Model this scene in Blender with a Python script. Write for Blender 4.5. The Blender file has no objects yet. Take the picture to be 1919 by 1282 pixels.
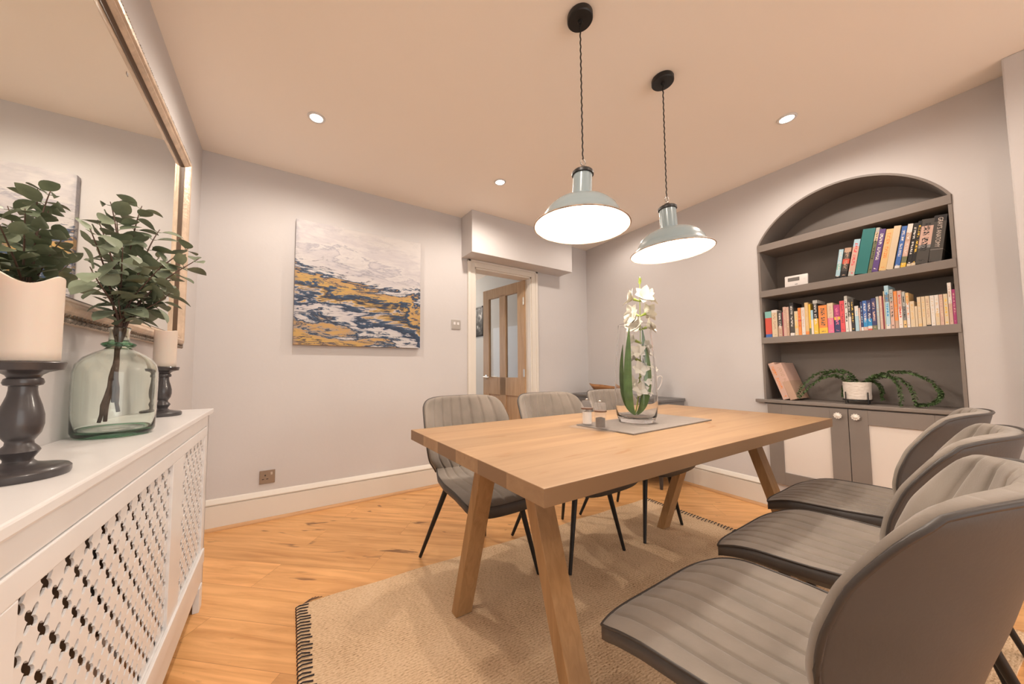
import bpy, bmesh, math, random
from mathutils import Vector, Matrix, noise
PI = math.pi
rnd = random.Random(7)
C = bpy.context.scene.collection
S = bpy.context.scene
# ---------------------------------------------------------------- camera, world, exposure
cd = bpy.data.cameras.new('camera'); cam = bpy.data.objects.new('camera', cd); C.objects.link(cam)
cd.sensor_width = 36; cd.sensor_fit = 'HORIZONTAL'; cd.lens = 639.34 * 36 / 1919
cd.shift_x = 40.65 / 1919; cd.shift_y = 16.47 / 1919; cd.clip_start = 0.02
yaw, pit, rol = 0.5659, 0.0556, -0.0046
F = Vector((math.sin(yaw) * math.cos(pit), math.cos(yaw) * math.cos(pit), math.sin(pit)))
R = Vector((math.cos(yaw), -math.sin(yaw), 0)); U = R.cross(F)
R2 = math.cos(rol) * R + math.sin(rol) * U; U2 = -math.sin(rol) * R + math.cos(rol) * U
cam.matrix_world = Matrix(((R2.x, U2.x, -F.x, 0.4218), (R2.y, U2.y, -F.y, -2.7837), (R2.z, U2.z, -F.z, 0.9944), (0, 0, 0, 1)))
S.camera = cam
S.view_settings.view_transform = 'Standard'; S.view_settings.look = 'None'
S.view_settings.gamma = 1; S.view_settings.use_curve_mapping = False
S.view_settings.exposure = 0.12
w = bpy.data.worlds.new('world'); S.world = w; w.use_nodes = True
w.node_tree.nodes['Background'].inputs[0].default_value = (1.0, 0.96, 0.92, 1)
w.node_tree.nodes['Background'].inputs[1].default_value = 2.5

def light(name, kind, loc, energy, col, size=0.05, rot=(0, 0, 0), spot=None, blend=0.6):
    l = bpy.data.lights.new(name, kind); l.energy = energy; l.color = col
    if kind == 'AREA': l.size = size
    else: l.shadow_soft_size = size
    if spot: l.spot_size = spot; l.spot_blend = blend
    o = bpy.data.objects.new(name, l); C.objects.link(o); o.location = loc; o.rotation_euler = rot
    return o
WARM = (1.0, 0.87, 0.745)
DOWN = [(0.59, -0.70), (1.84, -0.70), (2.86, -2.115), (3.09, -0.70), (0.62, -2.3), (1.9, -3.3), (0.6, -4.0), (3.0, -3.6)]
for i, (x, y) in enumerate(DOWN):
    light('downlight_beam', 'SPOT', (x, y, 2.405), (36, 36, 32, 12, 36, 26, 30, 18)[i], WARM, 0.03, spot=math.radians(172), blend=0.55)
PEND = [(1.428, -1.885), (2.0, -1.89)]
for x, y in PEND:
    light('bulb_glow', 'POINT', (x, y, 1.615), 16, (1.0, 0.88, 0.75), 0.028)

# ---------------------------------------------------------------- materials
def new_mat(name):
    m = bpy.data.materials.new(name); m.use_nodes = True
    nt = m.node_tree; return m, nt, nt.nodes['Principled BSDF']
def mat(name, col, rough=0.6, metal=0, spec=None, bump=0, bscale=60, vary=0, vscale=8, emit=None, estr=0, trans=0, ior=1.45, sheen=0, coat=0):
    m, nt, b = new_mat(name)
    b.inputs['Base Color'].default_value = (*col, 1); b.inputs['Roughness'].default_value = rough
    b.inputs['Metallic'].default_value = metal
    if spec is not None: b.inputs['Specular IOR Level'].default_value = spec
    if trans: b.inputs['Transmission Weight'].default_value = trans; b.inputs['IOR'].default_value = ior
    if sheen: b.inputs['Sheen Weight'].default_value = sheen
    if coat: b.inputs['Coat Weight'].default_value = coat; b.inputs['Coat Roughness'].default_value = 0.1
    if emit: b.inputs['Emission Color'].default_value = (*emit, 1); b.inputs['Emission Strength'].default_value = estr
    if vary or bump:
        tc = nt.nodes.new('ShaderNodeTexCoord')
    if vary:
        n = nt.nodes.new('ShaderNodeTexNoise'); n.inputs['Scale'].default_value = vscale; n.inputs['Detail'].default_value = 5
        nt.links.new(tc.outputs['Object'], n.inputs['Vector'])
        r = nt.nodes.new('ShaderNodeValToRGB')
        r.color_ramp.elements[0].position = 0.3; r.color_ramp.elements[1].position = 0.7
        r.color_ramp.elements[0].color = (*[c * (1 - vary) for c in col], 1); r.color_ramp.elements[1].color = (*[min(1, c * (1 + vary)) for c in col], 1)
        nt.links.new(n.outputs['Fac'], r.inputs['Fac']); nt.links.new(r.outputs['Color'], b.inputs['Base Color'])
    if bump:
        n2 = nt.nodes.new('ShaderNodeTexNoise'); n2.inputs['Scale'].default_value = bscale; n2.inputs['Detail'].default_value = 4
        nt.links.new(tc.outputs['Object'], n2.inputs['Vector'])
        bp = nt.nodes.new('ShaderNodeBump'); bp.inputs['Strength'].default_value = bump; bp.inputs['Distance'].default_value = 0.01
        nt.links.new(n2.outputs['Fac'], bp.inputs['Height']); nt.links.new(bp.outputs['Normal'], b.inputs['Normal'])
    return m
def N(nt, t, **k):
    n = nt.nodes.new(t)
    for a, v in k.items():
        if a in n.inputs: n.inputs[a].default_value = v
        else: setattr(n, a, v)
    return n
def ramp(nt, stops, interp='LINEAR'):
    r = nt.nodes.new('ShaderNodeValToRGB'); cr = r.color_ramp; cr.interpolation = interp
    while len(cr.elements) > 1: cr.elements.remove(cr.elements[-1])
    cr.elements[0].position = stops[0][0]; cr.elements[0].color = (*stops[0][1], 1)
    for p, c in stops[1:]:
        e = cr.elements.new(p); e.color = (*c, 1)
    return r
def wood(name, base, dark, rot=0.0, plank=None, grain=(1.2, 22, 22), rough=0.45, knots=True, knotcol=None, bumpy=0.08, coord='Object'):
    m, nt, b = new_mat(name); L = nt.links
    tc = N(nt, 'ShaderNodeTexCoord'); mp = N(nt, 'ShaderNodeMapping'); mp.inputs['Rotation'].default_value = (0, 0, rot)
    L.new(tc.outputs[coord], mp.inputs['Vector'])
    vec = mp.outputs['Vector']; pl = None
    if plank:
        br = N(nt, 'ShaderNodeTexBrick', offset=0.37, offset_frequency=2)
        br.inputs['Scale'].default_value = 1; br.inputs['Brick Width'].default_value = plank[0]; br.inputs['Row Height'].default_value = plank[1]
        br.inputs['Mortar Size'].default_value = 0.0011; br.inputs['Mortar Smooth'].default_value = 0.4; br.inputs['Bias'].default_value = 0.0
        br.inputs['Color1'].default_value = (0, 0, 0, 1); br.inputs['Color2'].default_value = (1, 1, 1, 1); br.inputs['Mortar'].default_value = (0.5, 0.5, 0.5, 1)
        L.new(vec, br.inputs['Vector']); pl = br
        ad = N(nt, 'ShaderNodeVectorMath', operation='MULTIPLY_ADD'); ad.inputs[1].default_value = (3.1, 1.7, 0.9)
        L.new(br.outputs['Color'], ad.inputs[0]); L.new(vec, ad.inputs[2]); vec = ad.outputs['Vector']
    g = N(nt, 'ShaderNodeMapping'); g.inputs['Scale'].default_value = grain; L.new(vec, g.inputs['Vector'])
    n1 = N(nt, 'ShaderNodeTexNoise'); n1.inputs['Scale'].default_value = 1.6; n1.inputs['Detail'].default_value = 7; n1.inputs['Distortion'].default_value = 0.9; n1.inputs['Roughness'].default_value = 0.62
    L.new(g.outputs['Vector'], n1.inputs['Vector'])
    mid = tuple((a + c) / 2 for a, c in zip(base, dark))
    r = ramp(nt, [(0.28, dark), (0.44, mid), (0.6, base), (1, tuple(min(1, c * 1.08) for c in base))]); L.new(n1.outputs['Fac'], r.inputs['Fac'])
    out = r.outputs['Color']
    if knots:
        k = N(nt, 'ShaderNodeMapping'); k.inputs['Scale'].default_value = (2.3, 9, 9); L.new(vec, k.inputs['Vector'])
        v = N(nt, 'ShaderNodeTexNoise'); v.inputs['Scale'].default_value = 1.3; v.inputs['Detail'].default_value = 3; v.inputs['Distortion'].default_value = 1.5; L.new(k.outputs['Vector'], v.inputs['Vector'])
        kr = ramp(nt, [(0.0, (1, 1, 1)), (0.27, (1, 1, 1)), (0.335, (0, 0, 0)), (1, (0, 0, 0))]); L.new(v.outputs['Fac'], kr.inputs['Fac'])
        mx = N(nt, 'ShaderNodeMix', data_type='RGBA'); L.new(kr.outputs['Color'], mx.inputs[0])
        L.new(out, mx.inputs[6]); mx.inputs[7].default_value = (*(knotcol or tuple(c * 0.5 for c in dark)), 1); out = mx.outputs[2]
    if plank:
        hs = N(nt, 'ShaderNodeHueSaturation'); sep = N(nt, 'ShaderNodeSeparateColor'); L.new(pl.outputs['Color'], sep.inputs[0])
        mr = N(nt, 'ShaderNodeMapRange'); mr.inputs[3].default_value = 0.9; mr.inputs[4].default_value = 1.08
        L.new(sep.outputs[0], mr.inputs[0]); L.new(mr.outputs[0], hs.inputs['Value']); L.new(out, hs.inputs['Color'])
        mx = N(nt, 'ShaderNodeMix', data_type='RGBA'); L.new(pl.outputs['Fac'], mx.inputs[0]); L.new(hs.outputs['Color'], mx.inputs[6])
        mx.inputs[7].default_value = (*tuple(c * 0.8 for c in dark), 1); out = mx.outputs[2]
    L.new(out, b.inputs['Base Color']); b.inputs['Roughness'].default_value = rough
    bp = N(nt, 'ShaderNodeBump'); bp.inputs['Strength'].default_value = bumpy; bp.inputs['Distance'].default_value = 0.004
    L.new(n1.outputs['Fac'], bp.inputs['Height']); L.new(bp.outputs['Normal'], b.inputs['Normal'])
    return m

M = {}
M['wall'] = mat('wall_paint', (0.60, 0.58, 0.58), 0.9, bump=0.06, bscale=35, vary=0.025, vscale=1.5)
M['ceil'] = mat('ceiling_paint', (0.94, 0.88, 0.81), 0.95, bump=0.03, bscale=30)
M['hall'] = mat('hall_paint', (0.52, 0.52, 0.50), 0.9)
M['trim'] = mat('cream_gloss_trim', (0.74, 0.70, 0.64), 0.35, bump=0.02)
M['white'] = mat('white_satin_paint', (0.72, 0.71, 0.71), 0.3, vary=0.02)
M['floor'] = wood('honey_laminate', (0.83, 0.455, 0.185), (0.58, 0.27, 0.09), rot=math.radians(41), plank=(1.28, 0.19), grain=(1.1, 13, 13), rough=0.4, knotcol=(0.26, 0.12, 0.045))
M['beading'] = wood('beading_wood', (0.60, 0.35, 0.17), (0.48, 0.25, 0.1), grain=(2, 30, 30), knots=False)
M['oak'] = wood('oak_tabletop', (0.385, 0.24, 0.128), (0.305, 0.178, 0.09), plank=(2.6, 0.135), grain=(1.0, 12, 12), rough=0.42, knotcol=(0.30, 0.15, 0.06), bumpy=0.05)
M['oakleg'] = wood('oak_leg', (0.42, 0.25, 0.115), (0.32, 0.18, 0.075), rot=0, grain=(26, 26, 1.3), rough=0.5, knots=False)
M['oakdoor'] = wood('oak_door', (0.50, 0.335, 0.20), (0.38, 0.24, 0.13), grain=(22, 22, 1.4), rough=0.45, knots=False)
M['fabric'] = mat('taupe_suede', (0.215, 0.182, 0.152), 0.75, vary=0.17, vscale=9, bump=0.04, bscale=220, sheen=0.25)
M['fabric_dark'] = mat('dark_taupe_leather', (0.068, 0.061, 0.058), 0.5, vary=0.12, vscale=7, bump=0.03, bscale=160)
M['piping'] = mat('dark_piping', (0.05, 0.042, 0.038), 0.5)
M['blackmetal'] = mat('black_metal', (0.018, 0.017, 0.017), 0.42, metal=0.3)
M['grey'] = mat('grey_brown_joinery_paint', (0.215, 0.185, 0.165), 0.5, vary=0.05, vscale=3, bump=0.03, bscale=50)
M['panelcream'] = mat('cream_panel', (0.74, 0.68, 0.63), 0.5)
M['blackwood'] = mat('charcoal_turned_wood', (0.045, 0.04, 0.042), 0.34, coat=0.3, vary=0.15, vscale=12)
M['wax'] = mat('ivory_wax', (0.63, 0.555, 0.485), 0.5, vary=0.03, vscale=6)
M['wax'].node_tree.nodes['Principled BSDF'].inputs['Subsurface Weight'].default_value = 0.15
M['mirror'] = mat('silvered_glass', (0.93, 0.94, 0.90), 0.015, metal=1.0)
M['frame'] = mat('champagne_frame', (0.60, 0.47, 0.36), 0.4, metal=0.25, vary=0.15, vscale=25, bump=0.2, bscale=70)
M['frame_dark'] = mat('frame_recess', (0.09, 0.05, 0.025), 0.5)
M['bead'] = mat('distressed_silver_beads', (0.22, 0.19, 0.16), 0.45, metal=0.3, vary=0.6, vscale=60)
M['greenglass'] = mat('green_bottle_glass', (0.93, 0.985, 0.945), 0.0, trans=1.0, ior=1.38)
M['greenthick'] = mat('thick_green_glass', (0.36, 0.66, 0.47), 0.02, trans=1.0, ior=1.4)
M['clear'] = mat('clear_glass', (0.985, 0.985, 0.985), 0.0, trans=1.0, ior=1.33)
M['acrylic'] = mat('clear_acrylic', (0.95, 0.93, 0.92), 0.06); M['acrylic'].node_tree.nodes['Principled BSDF'].inputs['Alpha'].default_value = 0.10
M['stem'] = mat('brown_stem', (0.11, 0.065, 0.05), 0.7, vary=0.3, vscale=60)
M['leaf'] = mat('eucalyptus_leaf', (0.19, 0.23, 0.155), 0.55, vary=0.38, vscale=16)
M['green'] = mat('green_blade_leaf', (0.10, 0.19, 0.045), 0.45, vary=0.3, vscale=25)
M['calyx'] = mat('calyx_green', (0.30, 0.38, 0.06), 0.5)
M['petal'] = mat('white_petal', (0.74, 0.71, 0.63), 0.55)
M['trail'] = mat('trailing_leaf', (0.075, 0.13, 0.045), 0.55, vary=0.45, vscale=60)
M['slate'] = mat('slate', (0.215, 0.185, 0.165), 0.6, bump=0.3, bscale=25, vary=0.08)
M['lampblue'] = mat('blue_grey_enamel', (0.28, 0.35, 0.375), 0.25, coat=0.4)
M['lampwhite'] = mat('white_enamel', (0.92, 0.90, 0.87), 0.28)
M['rust'] = mat('rusty_rim', (0.35, 0.25, 0.18), 0.6, vary=0.6, vscale=35)
M['lampblack'] = mat('black_collar', (0.02, 0.02, 0.02), 0.4)
M['steel'] = mat('brushed_steel', (0.55, 0.52, 0.48), 0.3, metal=1.0)
M['bronze'] = mat('bronze_plate', (0.30, 0.235, 0.18), 0.4, metal=0.6)
M['bulb'] = mat('bulb_glass', (1, 1, 1), 0.3, emit=(1.0, 0.86, 0.7), estr=9)
M['led'] = mat('downlight_lens', (1, 1, 1), 0.3, emit=(1.0, 0.94, 0.86), estr=14)
M['plastic'] = mat('white_plastic', (0.72, 0.68, 0.66), 0.4)
M['lcd'] = mat('grey_lcd', (0.16, 0.15, 0.14), 0.3)
M['pages'] = mat('book_pages', (0.62, 0.48, 0.33), 0.8, bump=0.1, bscale=300)
M['pot'] = mat('white_textured_pot', (0.72, 0.66, 0.6), 0.6)
M['salt'] = mat('salt', (0.85, 0.80, 0.76), 0.7)
M['pepper'] = mat('peppercorns', (0.045, 0.025, 0.015), 0.6, bump=0.8, bscale=300, vary=0.6, vscale=200)
M['brownring'] = mat('brown_ring', (0.14, 0.07, 0.04), 0.4)
M['bowl'] = wood('carved_bowl_wood', (0.36, 0.17, 0.06), (0.16, 0.06, 0.02), grain=(6, 6, 20), knots=False)
M['china'] = mat('white_china', (0.74, 0.69, 0.65), 0.3)
M['sbgrey'] = mat('sideboard_grey', (0.14, 0.135, 0.135), 0.45)
M['winlight'] = mat('daylight_pane', (0.8, 0.85, 0.9), 0.3, emit=(0.75, 0.86, 1.0), estr=2.0)
M['dark'] = mat('dark_interior', (0.05, 0.04, 0.035), 0.8)
M['knob'] = mat('glass_flower_knob', (0.80, 0.76, 0.70), 0.2, coat=0.6)

def rug_mat():
    m, nt, b = new_mat('jute_weave'); L = nt.links
    tc = N(nt, 'ShaderNodeTexCoord')
    wv = N(nt, 'ShaderNodeTexWave', wave_type='BANDS', bands_direction='Y'); wv.inputs['Scale'].default_value = 31; wv.inputs['Distortion'].default_value = 1.6; wv.inputs['Detail'].default_value = 3; wv.inputs['Detail Scale'].default_value = 2
    L.new(tc.outputs['Object'], wv.inputs['Vector'])
    mp = N(nt, 'ShaderNodeMapping'); mp.inputs['Rotation'].default_value = (0, 0, 0.6); mp.inputs['Scale'].default_value = (90, 230, 1); L.new(tc.outputs['Object'], mp.inputs['Vector'])
    n = N(nt, 'ShaderNodeTexNoise'); n.inputs['Scale'].default_value = 1.0; n.inputs['Detail'].default_value = 5; L.new(mp.outputs['Vector'], n.inputs['Vector'])
    n3 = N(nt, 'ShaderNodeTexNoise'); n3.inputs['Scale'].default_value = 5; n3.inputs['Detail'].default_value = 4; L.new(tc.outputs['Object'], n3.inputs['Vector'])
    a = N(nt, 'ShaderNodeMath', operation='MULTIPLY_ADD'); a.inputs[1].default_value = 0.12; L.new(wv.outputs['Fac'], a.inputs[0])
    a2 = N(nt, 'ShaderNodeMath', operation='MULTIPLY_ADD'); a2.inputs[1].default_value = 0.35; L.new(n3.outputs['Fac'], a2.inputs[0]); L.new(n.outputs['Fac'], a2.inputs[2]); L.new(a2.outputs[0], a.inputs[2])
    r = ramp(nt, [(0.45, (0.30, 0.18, 0.10)), (0.6, (0.60, 0.41, 0.25)), (0.78, (0.78, 0.57, 0.37)), (1, (0.85, 0.66, 0.46))]); L.new(a.outputs[0], r.inputs['Fac'])
    L.new(r.outputs['Color'], b.inputs['Base Color']); b.inputs['Roughness'].default_value = 0.95; b.inputs['Specular IOR Level'].default_value = 0.1
    bp = N(nt, 'ShaderNodeBump'); bp.inputs['Strength'].default_value = 0.75; bp.inputs['Distance'].default_value = 0.004
    L.new(a.outputs[0], bp.inputs['Height']); L.new(bp.outputs['Normal'], b.inputs['Normal'])
    return m
M['rug'] = rug_mat()

def paint_mat():
    m, nt, b = new_mat('abstract_painting'); L = nt.links
    tc = N(nt, 'ShaderNodeTexCoord'); sx = N(nt, 'ShaderNodeSeparateXYZ'); L.new(tc.outputs['Object'], sx.inputs[0])
    def noisev(scale, dist, det=6, sc=(1, 1, 1.6), seed=0.0, rough=0.6):
        mp = N(nt, 'ShaderNodeMapping'); mp.inputs['Scale'].default_value = sc; mp.inputs['Rotation'].default_value = (0, 0.22, 0); mp.inputs['Location'].default_value = (seed, seed, seed); L.new(tc.outputs['Object'], mp.inputs['Vector'])
        n = N(nt, 'ShaderNodeTexNoise'); n.inputs['Scale'].default_value = scale; n.inputs['Detail'].default_value = det; n.inputs['Distortion'].default_value = dist; n.inputs['Roughness'].default_value = rough
        L.new(mp.outputs['Vector'], n.inputs['Vector']); return n.outputs['Fac']
    def mul(a, k, c):
        x = N(nt, 'ShaderNodeMath', operation='MULTIPLY_ADD'); L.new(a, x.inputs[0]); x.inputs[1].default_value = k
        if isinstance(c, float): x.inputs[2].default_value = c
        else: L.new(c, x.inputs[2])
        return x.outputs[0]
    def mixc(fac, a, col):
        mx = N(nt, 'ShaderNodeMix', data_type='RGBA'); L.new(fac, mx.inputs[0]); L.new(a, mx.inputs[6])
        if isinstance(col, tuple): mx.inputs[7].default_value = (*col, 1)
        else: L.new(col, mx.inputs[7])
        return mx.outputs[2]
    base = mul(sx.outputs['X'], 0.22, sx.outputs['Z'])           # bands fall to the right
    v = mul(noisev(2.4, 1.4, sc=(0.6, 1, 2)), 0.62, base); v = mul(noisev(9, 2.6, sc=(0.35, 1, 1.7), seed=3.1), 0.26, v)
    # v spans about -0.25 .. 1.25
    W1, W2, W3, NV, BL, GO, G2 = (.56, .535, .53), (.47, .445, .47), (.34, .33, .38), (.014, .022, .05), (.03, .07, .14), (.50, .315, .085), (.44, .27, .12)
    r = ramp(nt, [(0.0, (.42, .35, .32)), (.12, W2), (.15, (.45, .33, .27)), (.17, GO), (.235, G2), (.25, NV), (.262, GO), (.325, G2), (.335, (.3, .27, .25)), (.35, NV), (.37, BL), (.385, W1), (.44, W2), (.45, BL), (.462, NV),
                  (.505, BL), (.515, W2), (.53, GO), (.56, NV), (.60, BL), (.612, GO), (.665, G2), (.675, NV), (.695, BL), (.71, W1), (.80, W2), (.82, W3), (.84, W1), (.92, W2), (1, W1)])
    vv = mul(v, 0.80, -0.13); L.new(vv, r.inputs['Fac'])
    col = r.outputs['Color']
    nb = ramp(nt, [(0, (0, 0, 0)), (.56, (0, 0, 0)), (.6, (1, 1, 1)), (.64, (0, 0, 0)), (1, (0, 0, 0))]); L.new(noisev(7, 2.2, sc=(.5, 1, 2.5), seed=8.2), nb.inputs['Fac'])
    low = ramp(nt, [(0, (1, 1, 1)), (.6, (1, 1, 1)), (.72, (.12, .12, .12)), (1, (.1, .1, .1))]); L.new(base, low.inputs['Fac'])
    mm = N(nt, 'ShaderNodeMix', data_type='RGBA', blend_type='MULTIPLY'); mm.inputs[0].default_value = 1; L.new(nb.outputs['Color'], mm.inputs[6]); L.new(low.outputs['Color'], mm.inputs[7])
    col = mixc(mm.outputs[2], col, (.035, .05, .09))
    ed = ramp(nt, [(0, (1, 1, 1)), (.03, (.8, .8, .8)), (.10, (0, 0, 0)), (1, (0, 0, 0))]); L.new(mul(noisev(10, .5, seed=1.2), 0.16, sx.outputs['X']), ed.inputs['Fac'])
    col = mixc(ed.outputs['Color'], col, (.12, .13, .2))
    L.new(col, b.inputs['Base Color']); b.inputs['Roughness'].default_value = 0.55
    return m
M['painting'] = paint_mat()

# ---------------------------------------------------------------- mesh helpers
def mesh(name, bm, material, parent=None, smooth=False, loc=None, rot=None, angle=None):
    me = bpy.data.meshes.new(name)
    bmesh.ops.recalc_face_normals(bm, faces=bm.faces[:])
    bm.to_mesh(me); bm.free()
    for mm in (material if isinstance(material, (list, tuple)) else [material]): me.materials.append(mm)
    if smooth:
        for p in me.polygons: p.use_smooth = True
        if angle: me.set_sharp_from_angle(angle=math.radians(angle))
    o = bpy.data.objects.new(name, me); C.objects.link(o)
    if parent: o.parent = parent
    if loc: o.location = loc
    if rot is not None: o.rotation_euler = rot if isinstance(rot, (tuple, list)) else (0, 0, rot)
    return o
def thing(name, label, cat, loc=(0, 0, 0), rz=0, group=None):
    o = bpy.data.objects.new(name, None); C.objects.link(o); o.location = loc; o.rotation_euler = (0, 0, rz)
    o['label'] = label; o['category'] = cat
    if group: o['group'] = group
    o.empty_display_size = 0.05
    return o
def struct(o, label, cat='structure'):
    o['kind'] = 'structure'; o['label'] = label; o['category'] = cat; return o
def tag(o, label, cat, group=None):
    o['label'] = label; o['category'] = cat
    if group: o['group'] = group
    return o
def box(bm, x0, x1, y0, y1, z0, z1, mi=0, bev=0):
    vs = [bm.verts.new((x, y, z)) for z in (z0, z1) for y in (y0, y1) for x in (x0, x1)]
    fs = [bm.faces.new([vs[i] for i in q]) for q in ((0, 2, 3, 1), (4, 5, 7, 6), (0, 1, 5, 4), (2, 6, 7, 3), (0, 4, 6, 2), (1, 3, 7, 5))]
    for f in fs: f.material_index = mi
    if bev:
        es = list({e for f in fs for e in f.edges})
        bmesh.ops.bevel(bm, geom=es, offset=bev, segments=2, affect='EDGES', profile=0.6)
    return vs
def boxo(name, a, m, parent=None, bev=0, **k):
    bm = bmesh.new(); box(bm, *a, bev=bev); return mesh(name, bm, m, parent, **k)
def prism(bm, pts, vec, mi=0):
    """polygon pts (3d) extruded by vec"""
    a = [bm.verts.new(p) for p in pts]; b = [bm.verts.new(Vector(p) + Vector(vec)) for p in pts]
    n = len(pts); f = [bm.faces.new(a), bm.faces.new(b[::-1])]
    for i in range(n): f.append(bm.faces.new((a[i], b[i], b[(i + 1) % n], a[(i + 1) % n])))
    for q in f: q.material_index = mi
def lathe(bm, prof, seg=40, c=(0, 0, 0), mi=0, close=False):
    rings = []
    for r, z in prof:
        if r < 1e-6: rings.append([bm.verts.new((c[0], c[1], c[2] + z))])
        else: rings.append([bm.verts.new((c[0] + r * math.cos(2 * PI * i / seg), c[1] + r * math.sin(2 * PI * i / seg), c[2] + z)) for i in range(seg)])
    pr = list(zip(rings, rings[1:]))
    if close: pr.append((rings[-1], rings[0]))
    for a, b in pr:
        for i in range(seg):
            j = (i + 1) % seg
            q = [a[i % len(a)], a[j % len(a)], b[j % len(b)], b[i % len(b)]]
            u = []
            for v in q:
                if v not in u: u.append(v)
            if len(u) > 2:
                f = bm.faces.new(u); f.material_index = mi
def tube(bm, pts, rad, seg=8, mi=0, cap=True, closed=False):
    pts = [Vector(p) for p in pts]; n = len(pts)
    rads = rad if isinstance(rad, (list, tuple)) else [rad] * n
    rings = []; ref = None
    for i, p in enumerate(pts):
        if closed: t = pts[(i + 1) % n] - pts[i - 1]
        else: t = pts[min(i + 1, n - 1)] - pts[max(i - 1, 0)]
        t = t.normalized() if t.length > 1e-9 else Vector((0, 0, 1))
        if ref is None: ref = Vector((0, 0, 1)) if abs(t.z) < 0.9 else Vector((1, 0, 0))
        a = t.cross(ref)
        if a.length < 1e-6: a = t.cross(Vector((0, 1, 0)))
        a.normalize(); b_ = t.cross(a).normalized(); ref = b_.cross(t) * -1 if False else ref
        rings.append([bm.verts.new(p + rads[i] * (math.cos(2 * PI * k / seg) * a + math.sin(2 * PI * k / seg) * b_)) for k in range(seg)])
    rg = list(zip(rings, rings[1:])) + ([(rings[-1], rings[0])] if closed else [])
    for A, B in rg:
        for k in range(seg):
            f = bm.faces.new((A[k], A[(k + 1) % seg], B[(k + 1) % seg], B[k])); f.material_index = mi
    if cap and not closed:
        bm.faces.new(rings[0][::-1]).material_index = mi; bm.faces.new(rings[-1]).material_index = mi
def bez(p0, p1, p2, p3, n=12):
    out = []
    for i in range(n + 1):
        t = i / n; out.append(((1 - t) ** 3) * Vector(p0) + 3 * (1 - t) ** 2 * t * Vector(p1) + 3 * (1 - t) * t * t * Vector(p2) + t ** 3 * Vector(p3))
    return out
def copy_tree(o, parent=None):
    c = o.copy(); C.objects.link(c); c.parent = parent
    for ch in [k for k in bpy.data.objects if k.parent == o]: copy_tree(ch, c)
    return c
def leaf_bm(bm, p, d, n, L, W, mi=0, curl=0.15, seg=6, clampx=None):
    """flat oval leaf with slight cup, from p along d, normal n"""
    d = d.normalized(); s = d.cross(n).normalized(); n = s.cross(d).normalized()
    mid = []; lf = []; rt = []
    for i in range(seg + 1):
        t = i / seg; wv = W * math.sin(PI * t ** 0.85) ** 0.75 if 0 < t < 1 else 0
        c = p + d * L * t - n * L * curl * t * t
        def cl(q):
            if clampx is not None and q.x < clampx: q = Vector((clampx + 0.001 * rnd.random(), q.y, q.z))
            return q
        mid.append(bm.verts.new(cl(c)))
        if wv > 0: lf.append(bm.verts.new(cl(c + s * wv + n * wv * 0.25))); rt.append(bm.verts.new(cl(c - s * wv + n * wv * 0.25)))
        else: lf.append(None); rt.append(None)
    for i in range(seg):
        for side in (lf, rt):
            q = [mid[i], mid[i + 1]] + [side[k] for k in (i + 1, i) if side[k] is not None]
            if len(q) > 2: bm.faces.new(q).material_index = mi

# ---------------------------------------------------------------- room
H = 2.42; RA = math.atan(0.0575); LA = 0.0161; WX = 3.558
RR = -(PI / 2 + RA)          # local x runs along the right wall towards the camera, local y into the wall
def rw(s, d, z):             # point on the right wall frame
    c, sn = math.cos(RR), math.sin(RR)
    return (WX + s * c - d * sn, s * sn + d * c, z)
bm = bmesh.new(); box(bm, -0.6, 5.2, -6, 5.0, -0.08, 0.0); struct(mesh('floor', bm, M['floor']), 'honey wood laminate floor laid diagonally', 'floor')
bm = bmesh.new(); box(bm, -0.6, 5.2, -6, 0.14, H, H + 0.1); struct(mesh('ceiling', bm, M['ceil']), 'plain warm white ceiling', 'ceiling')
DX0, DX1, DZ = 2.014, 2.702, 1.97
bm = bmesh.new()
for a in ((-0.6, DX0, 0, H), (DX1, 4.0, 0, H), (DX0, DX1, DZ, H)): box(bm, a[0], a[1], 0.0, 0.12, a[2], a[3])
struct(mesh('wall_back', bm, M['wall']), 'pale lilac grey back wall with the doorway', 'wall')
bm = bmesh.new(); box(bm, -0.3, 0, -6.2, 0.02, 0, H); struct(mesh('wall_left', bm, M['wall'], rot=-LA), 'pale wall behind the mirror', 'wall')
# right wall with arched alcove opening
S0, S1, ZL, ZS, ZA = 1.742, 2.617, 0.772, 1.906, 2.186
SC = (S0 + S1) / 2; HW = (S1 - S0) / 2; AH = ZA - ZS; AR = (HW * HW + AH * AH) / (2 * AH); AC = ZA - AR
def arch(n=28, s0=S0, s1=S1, z0=ZS, h=AH):
    hw = (s1 - s0) / 2; c = (s0 + s1) / 2; r = (hw * hw + h * h) / (2 * h); cz = z0 + h - r; a = math.asin(hw / r)
    return [(c + r * math.sin(-a + 2 * a * i / n), cz + r * math.cos(-a + 2 * a * i / n)) for i in range(n + 1)]
bm = bmesh.new()
box(bm, -0.1, S0, 0, 0.35, 0, H); box(bm, S1, 6.3, 0, 0.35, 0, H); box(bm, S0, S1, 0, 0.35, 0, ZL - 0.03)
ap = arch()
prism(bm, [(s, 0, z) for s, z in ap] + [(S1, 0, H), (S0, 0, H)], (0, 0.35, 0))
struct(mesh('wall_right', bm, M['wall'], loc=(WX, 0, 0), rot=RR), 'pale wall with the arched alcove', 'wall')
bm = bmesh.new(); box(bm, 2.80, 6.3, -0.168, 0, 0, H, bev=0.006)
struct(mesh('wall_pier', bm, M['wall'], loc=(WX, 0, 0), rot=RR), 'projecting wall pier at the right edge', 'wall')
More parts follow.
